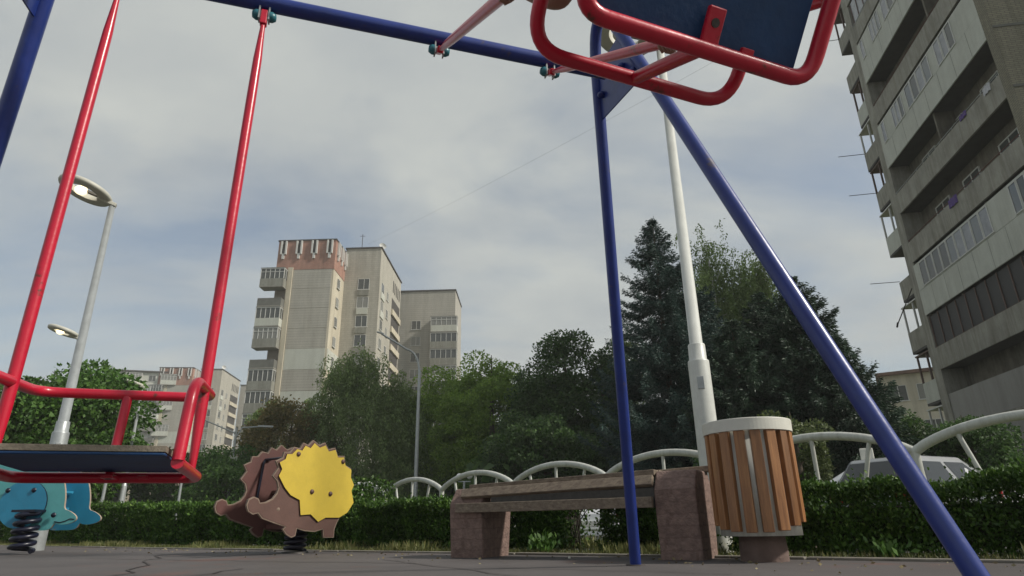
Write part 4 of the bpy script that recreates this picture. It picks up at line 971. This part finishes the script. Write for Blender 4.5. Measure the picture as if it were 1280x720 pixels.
    # wing 3, farther right
    x3, x4, y3 = W2x+.9, W2x+8.9, 22.2
    mb = MB(fr); mb.box(x3-1.5, x4, y3, y3+9, 0, top+.2); mb.build('wall', M['wall_grey'], t)
    mb = MB(fr); mb.box(x3-1.6, x4+.12, y3-.12, y3+9.1, top+.203, top+.45); mb.build('roof_edge', M['roof'], t)
    sty3 = [(2,1,1), (1,0,0), (1,0,0), (2,3,1), (1,0,1), (1,0,1), (1,2,0), (1,0,1), (1,0,0), (1,0,0), (1,0,0)]
    for k in range(11):
        z = top-7.4-S*k
        if z < .5: break
        window(fr, x3+1.4, z+.8, 1.5, 1.5, y3, t, k % 2)
        glazed_balcony(fr, x3+4.1, x4+.45, y3-1.4, y3, z, t, sty3[k])
    mb = MB(fr); mb.tube([(2, y2+1, top+1), (2, y2+1, top+3.6)], .05, 6); mb.tube([(1.6, y2+1, top+3.3), (2.4, y2+1, top+3.3)], .03, 5); mb.build('antenna', M['dark_steel'], t)
    mb = MB(fr); mb.lathe((W2x-.2, y2+1.2, top+1.5), [(.001, 0), (.4, .12), (.55, .3)], 16, axis=(.5, -.8, .3)); mb.build('satellite_dish', M['winframe'], t)
    return t
tw = tower('apartment_tower', 'tall stepped apartment tower with a red brick attic in the middle distance', (-24.4, 80.4), 'apartment towers with brick attics')
t2 = copy_tree(tw); t2.location = (-79.5, 154.0, -.6); t2.rotation_euler = (0, 0, D2R(7)); t2['label'] = 'smaller distant brick topped tower seen through the left swing seat'
# long white apartment block beside the distant tower
def slab_block(name, label, c, ang, L_, Dp, H, storeys, cols, wallm, roofm, bal):
    o = V(c[0], c[1], -.6); ex = V(math.cos(ang), math.sin(ang), 0); ey = V(-ex.y, ex.x, 0); fr = (o, ex, ey)
    t = empty(name, o, label, 'apartment building')
    mb = MB(fr); mb.box(0, L_, 0, Dp, 0, H); mb.build('wall', wallm, t)
    mb = MB(fr); mb.box(-.4, L_+.4, -.5, Dp+.4, H+.003, H+.3); mb.build('roof', roofm, t)
    S = H/storeys
    for k in range(storeys):
        z = S*k+.9
        if z+1.5 > H: continue
        for i in range(cols):
            x = L_*(i+.5)/cols
            if bal and (i+k) % 2 == 0: glazed_balcony(fr, x-L_/cols*.45, x+L_/cols*.45, -1.1, 0, S*k+.1, t, (2, 1 if k % 2 else 0, 1))
            else: window(fr, x, z, 1.5, 1.45, 0, t, (i*k) % 2)
    return t
slab_block('apartment_block', 'long pale apartment block with glazed balconies left of the distant tower', (-98, 150), D2R(17), 15.5, 12, 37.0, 12, 4, M['wall_white'], M['roof'], True)
slab_block('low_apartment_house', 'low beige house with a rusty roof edge between the trees and the right tower', (36.0, 61.6), D2R(-30), 12, 9, 13.6, 4, 5, M['wall_cream'], mat('rusty_roof_edge', (.16, .09, .06), .8, .3, 1), False)
# small cream pavilion with pillars seen under the left swing seat
po_ = pol(-32.6, 42, -.5); ex = V(math.cos(D2R(28)), math.sin(D2R(28)), 0); ey = V(-ex.y, ex.x, 0); fr = (po_, ex, ey)
pv = empty('pavilion', po_, 'low cream building with pillars seen below the left swing seat', 'building')
mb = MB(fr); mb.box(-1, 9, 1.2, 6, 0, 4.1); mb.build('wall', M['winglass'], pv)
mb = MB(fr); mb.box(-1.2, 9.2, 0, 6, 3.7, 4.7); mb.build('roof', M['wall_cream'], pv)
mb = MB(fr); mb.box(-1.2, 9.2, 0, 1.19, 0, 1.1); mb.build('base', M['wall_cream'], pv)
for k in range(9):
    mb = MB(fr); x = -1+k*1.2; mb.box(x, x+.32, .2, .6, 1.1, 3.7); mb.build('pillar', M['wall_cream'], pv)
def weather(m, amt=.35, sc=1.6):
    """rain streaks: noise stretched down the wall darkens the surface"""
    nt = m.node_tree; N = nt.nodes; L = nt.links; b = N['Principled BSDF']; old = b.inputs['Base Color'].links[0].from_socket
    g = N.new('ShaderNodeNewGeometry'); mp = N.new('ShaderNodeMapping'); mp.inputs['Scale'].default_value = (sc*2.2, sc*2.2, sc*.22); L.new(g.outputs['Position'], mp.inputs[0])
    n = N.new('ShaderNodeTexNoise'); n.inputs['Scale'].default_value = 1; n.inputs['Detail'].default_value = 9; n.inputs['Roughness'].default_value = .72; L.new(mp.outputs[0], n.inputs['Vector'])
    r = N.new('ShaderNodeValToRGB'); r.color_ramp.elements[0].position = .36; r.color_ramp.elements[1].position = .58
    r.color_ramp.elements[0].color = (1-amt, 1-amt*1.05, 1-amt*1.15, 1); r.color_ramp.elements[1].color = (1, 1, 1, 1); L.new(n.outputs['Fac'], r.inputs['Fac'])
    mx = N.new('ShaderNodeMixRGB'); mx.blend_type = 'MULTIPLY'; mx.inputs[0].default_value = 1; L.new(old, mx.inputs[1]); L.new(r.outputs['Color'], mx.inputs[2]); L.new(mx.outputs[0], b.inputs['Base Color'])
for k_, a_, c_ in (('wall_beige', .16, .5), ('wall_grey', .14, .5), ('wall_cream', .22, .4), ('wall_white', .12, .5), ('parapet', .3, .8), ('brick_red', .2, .5)): weather(M[k_], a_, c_)
for k_, a_, c_ in (('bin_white', .3, 9), ('white_metal', .12, 5), ('fence_white', .22, 8), ('concrete', .2, 3)): weather(M[k_], a_, c_)
# ---------------------------------------------------------------- right apartment building (near)
M['rb_white'] = mat('pale_painted_loggia_panel', (.49, .50, .445), .75, .08, 1.5, bump=.1)
M['rb_grey'] = mat('grey_concrete_parapet', (.30, .29, .25), .9, .2, 1.2, bump=.3)
M['rb_brick'] = brickmat('greenish_beige_brick', (.27, .25, .18), (.22, .205, .15), (.15, .14, .11), .26, .09, stain=.12, joint=.012)
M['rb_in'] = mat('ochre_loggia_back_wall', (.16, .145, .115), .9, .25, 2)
M['rb_dark'] = mat('dark_loggia_slab', (.07, .065, .06), .9, .2, 2)  # one even dark tone for loggia floors and balcony slabs
M['rb_stucco'] = mat('smooth_grey_stucco', (.31, .30, .28), .85, .05, 1)
M['rb_glass'] = glassmat('sky_reflecting_pane', (.10, .115, .12), .05, .9)
M['rb_pane_lace'] = mat('net_curtain_behind_pane', (.26, .27, .29), .25, .25, 2.5)
for k_, a_, c_ in (('rb_white', .13, 1.3), ('rb_grey', .33, 1.6), ('rb_brick', .25, 1.0), ('rb_stucco', .15, 1.0), ('rb_in', .35, 1.5)): weather(M[k_], a_, c_)
M['cloth_p'] = mat('violet_laundry', (.09, .05, .2), .8, .3, 12)
M['cloth_w'] = mat('white_laundry', (.5, .5, .52), .8, .2, 12)
M['rust'] = mat('rusty_red_rail', (.13, .05, .04), .8, .3, 8)
RF = V(20.8, 30.6, 0); tx_ = V(-.152, -.988, 0).normalized(); ny = V(.988, -.152, 0).normalized()
fr = (RF, tx_, ny)
rb = empty('apartment_building', RF+V(0, 0, -.4), 'tall grey apartment building with long loggias at the right edge', 'apartment building')
S = 2.8; LL = 10.4; zl = [6.84+S*k for k in range(-1, 11)]; DP = .95
topz = zl[-1]+S
rr = random.Random(5)
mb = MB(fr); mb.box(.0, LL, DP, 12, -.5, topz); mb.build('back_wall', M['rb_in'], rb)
mb = MB(fr); mb.box(LL+.003, LL+.5, -.12, 12, -.5, topz+.5); mb.build('brick_end_wall', M['rb_brick'], rb)
for k in range(-2, 12):
    z = 6.84+S*k; mb = MB(fr); mb.box(LL+.503, LL+.53, -.10, 12, z+.02, z+.14); mb.build('course_joint', M['parapet2'], rb)
mb = MB(fr); mb.box(LL+.503, LL+.9, 1.9, 12, -.5, topz); mb.build('brick_pier', M['rb_brick'], rb)
mb = MB(fr); mb.box(-.003-.35, .38, -.06, DP, -.5, topz+.3); mb.build('corner_pilaster', M['rb_grey'], rb)
mb = MB(fr); mb.box(-.4, LL+1, -.3, 12.2, topz+.5, topz+.8); mb.build('roof', M['roof'], rb)
mb = MB(fr); mb.box(.383, LL, 0, DP, 2.9, 5.6); mb.build('stucco_wall', M['rb_stucco'], rb)
# shop front under the stucco band
mb = MB(fr); mb.box(.383, LL, .12, .16, 0, 2.9); shop = mb.build('shop_window', M['rb_glass'], rb)
mb = MB(fr)
for k in range(8): x = .5+k*1.35; mb.box(x, x+.08, .05, .117, 0, 2.88)
mb.box(.39, LL, .04, .115, 1.55, 1.63); mb.build('shop_frame', M['winframe'], shop)
def rail(mb, x0, x1, z, y=.04):
    mb.tube([(x0, y, z), (x1, y, z)], .02, 6)
kinds = {-1: 'base', 0: 'brown', 1: 'white_full', 2: 'open', 3: 'open', 4: 'white_part', 5: 'open', 6: 'white_part', 7: 'open_glazed', 8: 'open', 9: 'white_full', 10: 'open'}
for k in range(-1, 11):
    z = 6.84+S*k; kd = kinds[k]
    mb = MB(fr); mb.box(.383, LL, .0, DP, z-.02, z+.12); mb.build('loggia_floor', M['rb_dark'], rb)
    mb = MB(fr); mb.box(.383, LL-.0, -.07, -.003, z-.03, z+.10); mb.build('slab_edge', M['rb_grey'], rb)
    if kd == 'base': 
        continue
    if kd.startswith('white'):
        mb = MB(fr); mb.box(.383, LL, -.13, -.073, z-.1, z+1.18); pn = mb.build('white_panel', M['rb_white'], rb)
        mb = MB(fr); mb.box(.383, LL, -.12, -.078, z+1.20, z+2.56); up_ = mb.build('white_panel', M['rb_white'], rb)
        mb = MB(fr)
        for q_ in range(1, 8): mb.box(.38+q_*1.28, .395+q_*1.28, -.134, -.131, z-.08, z+1.17)
        mb.build('panel_joint', M['parapet2'], pn)
        x = .95 if kd == 'white_full' else (1.0 if k == 4 else .8)
        groups = {'white_full': [(1.0, 6.4, 9)], 'white_part': [(.8, .45, 1), (2.2, 1.3, 3), (3.9, 2.6, 4), (7.1, 1.6, 3)]}[kd]
        if k == 1: groups = groups + [(8.9, 1.1, 2)]
        for (gx, gw, gn) in groups:
            for i in range(gn):
                x0 = gx+gw*i/gn; x1 = gx+gw*(i+1)/gn-.03
                mb = MB(fr); mb.box(x0+.045, x1-.045, -.132, -.122, z+1.30, z+2.44)
                pane_ = mb.build('window_pane', rr.choice([M['rb_glass'], M['rb_pane_lace'], M['winglass'], M['rb_pane_lace'], M['winglass']]), up_)
                mb = MB(fr)
                mb.box(x0, x0+.045, -.155, -.123, z+1.25, z+2.49); mb.box(x1-.045, x1, -.155, -.123, z+1.25, z+2.49)
                mb.box(x0+.045, x1-.045, -.155, -.133, z+1.25, z+1.30); mb.box(x0+.045, x1-.045, -.155, -.133, z+2.44, z+2.49)
                mb.build('frame', M['winframe'], up_)
    elif kd == 'brown':
        mb = MB(fr); mb.box(.383, LL, -.11, -.073, z-.05, z+1.0); mb.build('parapet', M['rb_grey'], rb)
        mb = MB(fr); mb.box(.4, LL, .02, .06, z+1.02, z+2.62); gb = mb.build('mesh_glazing', M['black'], rb)
        mb = MB(fr); 
        for i in range(12): x = .42+i*.86; mb.box(x, x+.06, -.02, .018, z+1.02, z+2.62)
        mb.box(.4, LL, -.03, .017, z+1.0, z+1.06); mb.build('brown_frame', M['brownframe'], gb)
    else:
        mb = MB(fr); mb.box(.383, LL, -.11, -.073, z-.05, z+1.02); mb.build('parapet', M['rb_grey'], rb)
        mb = MB(fr); rail(mb, .5, LL-.05, z+1.12, -.09)
        for i in range(9): x = .6+i*1.2; mb.tube([(x, -.09, z+1.0), (x, -.09, z+1.12)], .015, 5)
        mb.build('railing', M['rust'] if k in (2, 5) else M['galv'], rb)
        # doors and windows in the back wall
        for x in (1.9, 4.6, 7.6):
            mb = MB(fr); mb.box(x, x+1.3, DP-.04, DP-.003, z+.85, z+2.2); wn = mb.build('back_window', M['winglass'], rb)
            mb = MB(fr); mb.box(x-.06, x, DP-.07, DP-.003, z+.8, z+2.25); mb.box(x+1.3, x+1.36, DP-.07, DP-.003, z+.8, z+2.25); mb.box(x-.003, x+1.303, DP-.07, DP-.045, z+2.2, z+2.26); mb.box(x+.62, x+.68, DP-.06, DP-.043, z+.85, z+2.2); mb.build('frame', M['winframe'], wn)
        if kd == 'open_glazed':
            mb = MB(fr); mb.box(.7, 5.2, -.06, -.02, z+1.05, z+2.6); gg = mb.build('curtained_glazing', M['rb_pane_lace'], rb)
            mb = MB(fr)
            for i in range(7): x = .7+i*.74; mb.box(x, x+.06, -.09, -.063, z+1.05, z+2.6)
            mb.build('frame', M['brownframe'], gg)
    # partition walls inside the loggias
    for x in ((3.6,), (7.0,), (), (5.3,))[k % 4]:
        mb = MB(fr); mb.box(x, x+.12, .05, DP-.05, z+.13, z+S-.05); mb.build('partition', M['rb_in'], rb)
def laundry(x, k, w_, h_, m, lb, nm='laundry'):
    z = 6.84+S*k+1.1; mb = MB(fr); n = 8
    vs = []; 
    for i in range(n+1):
        yy = -.14+.03*math.sin(i*1.7); vs += [(x+w_*i/n, yy, z+.05), (x+w_*i/n, yy-.02, z-h_)]
    mb.add(vs, [(2*i, 2*i+1, 2*i+3, 2*i+2) for i in range(n)]); mb.add([(v[0], v[1]+.012, v[2]) for v in vs], [(2*i, 2*i+2, 2*i+3, 2*i+1) for i in range(n)])
    tag(mb.build(nm, m, org=RF+tx_*x+ny*-.14+ZU*z, recalc=False), lb, 'laundry')
laundry(4.9, 2, .7, .35, M['cloth_p'], 'violet laundry hanging over a loggia parapet of the right building')
laundry(9.3, 3, .45, .3, M['cloth_w'], 'white laundry hanging on the second open loggia')
laundry(7.4, 3, .5, .2, M['cloth_p'], 'small violet cloth on the upper open loggia rail')
# balcony boxes that project past the far corner
jr = {-1: 0, 0: 1, 1: 1, 2: 0, 3: 1, 4: 2, 5: 2, 6: 0, 7: 2, 8: 1, 9: 0, 10: 1}
for k in range(-1, 10):
    z = 6.84+S*k-1.25; dx = [2.1, 2.35, 1.95, 2.25][k % 4]
    x0, x1, y0, y1 = -.353-dx, -.353, .25, 3.0
    mb = MB(fr); mb.box(x0, x1, y0, y1, z-.12, z); mb.build('balcony_slab', M['rb_dark'], rb)
    mb = MB(fr); mb.box(x0, x0+.06, y0+.063, y1, z+.003, z+1.05); mb.box(x0, x1, y0, y0+.06, z+.003, z+1.05); mb.box(x0, x1, y1-.06, y1, z+.003, z+1.05)
    bb = mb.build('side_balcony', M['rb_grey'] if k % 3 else M['rb_white'], rb)
    if k % 5 != 2:
        mb = MB(fr)
        for yy in (y0, (y0+y1)/2, y1-.05): 
            for xx in (x0, (x0+x1)/2, x1-.05): mb.box(xx, xx+.09, yy, yy+.08, z+1.05, z+2.45)
        mb.box(x0-.04, x1, y0-.04, y1, z+2.45, z+2.52); mb.build('balcony_frame', M['winframe'] if k % 2 else M['brownframe'], bb)
        mb = MB(fr); mb.box(x0+.02, x1-.05, y1-.045, y1-.02, z+1.05, z+2.44); mb.build('balcony_pane', M['winglass2'], bb)
    if k in (2, 4, 5, 8):
        mb = MB(fr); mb.tube([(x0+.1, y0, z+1.1), (x0+.05, y0-1.5, z+1.1)], .02, 6); mb.build('drying_pole', M['dark_steel'], bb)
mb = MB(fr); mb.tube([(-.5, -.02, 11.3), (-2.4, -.3, 9.9)], .03, 6); mb.tube([(-2.5, -.3, 9.8), (-2.3, -.3, 10.0)], .05, 6); mb.build('drying_pole', M['dark_steel'], rb)
# fallen leaves and grit on the rubber surface
n = 420; a = rng.uniform(-9, 3, n); b = 3.96 - np.abs(rng.normal(size=n))*.5
P = a[:, None]*np.array(A2) + b[:, None]*np.array(B2); P[:, 2] = .006
M['litter'] = leafmat('dry_fallen_leaf', (.16, .12, .06), (.3, .26, .15), trans=.1)
Tl = rng.normal(size=(n, 3)); Tl[:, 2] *= .12
tag(quads(P, Tl, rng.uniform(.008, .03, n), 'leaf_litter', M['litter'], aspect=.6), 'dry leaf crumbs scattered on the rubber surface near the kerb', 'leaf litter', kind='stuff')
# ---------------------------------------------------------------- air
mh = bpy.data.materials.new('thin_haze'); mh.use_nodes = True; nt = mh.node_tree
for n_ in list(nt.nodes):
    if n_.type == 'BSDF_PRINCIPLED': nt.nodes.remove(n_)
pvn = nt.nodes.new('ShaderNodeVolumePrincipled'); pvn.inputs['Density'].default_value = HAZE; pvn.inputs['Color'].default_value = (.93, .94, .92, 1)
nt.links.new(pvn.outputs[0], [n_ for n_ in nt.nodes if n_.type == 'OUTPUT_MATERIAL'][0].inputs['Volume'])
mb = MB(); mb.box(-1500, 1500, -1500, 1500, -1.6, 48); hz = mb.build('haze', mh); hz['kind'] = 'stuff'; hz['label'] = 'thin summer haze in the air'
# ---------------------------------------------------------------- overhead cable
pa, pb_ = pol(-13.9, 90, Z(.4433, 90)), pol(27, 40, Z(.80, 40))
pts = []
for i in range(25):
    t = i/24; q = pa.lerp(pb_, t); q.z -= 1.2*4*t*(1-t)*0.4; pts.append(q)
mb = MB(); mb.tube(pts, .007, 5); tag(mb.build('overhead_cable', M['dark_steel'], org=pa), 'thin dark cable crossing the sky above the trees', 'cable')
# pebble by the kerb
mb = MB(); mb.sphere(V(.33, 4.33, .006), .009, 8); tag(mb.build('pebble', M['rim_white'], org=(.33, 4.33, 0)), 'tiny white pebble on the rubber surface below the bench', 'pebble')
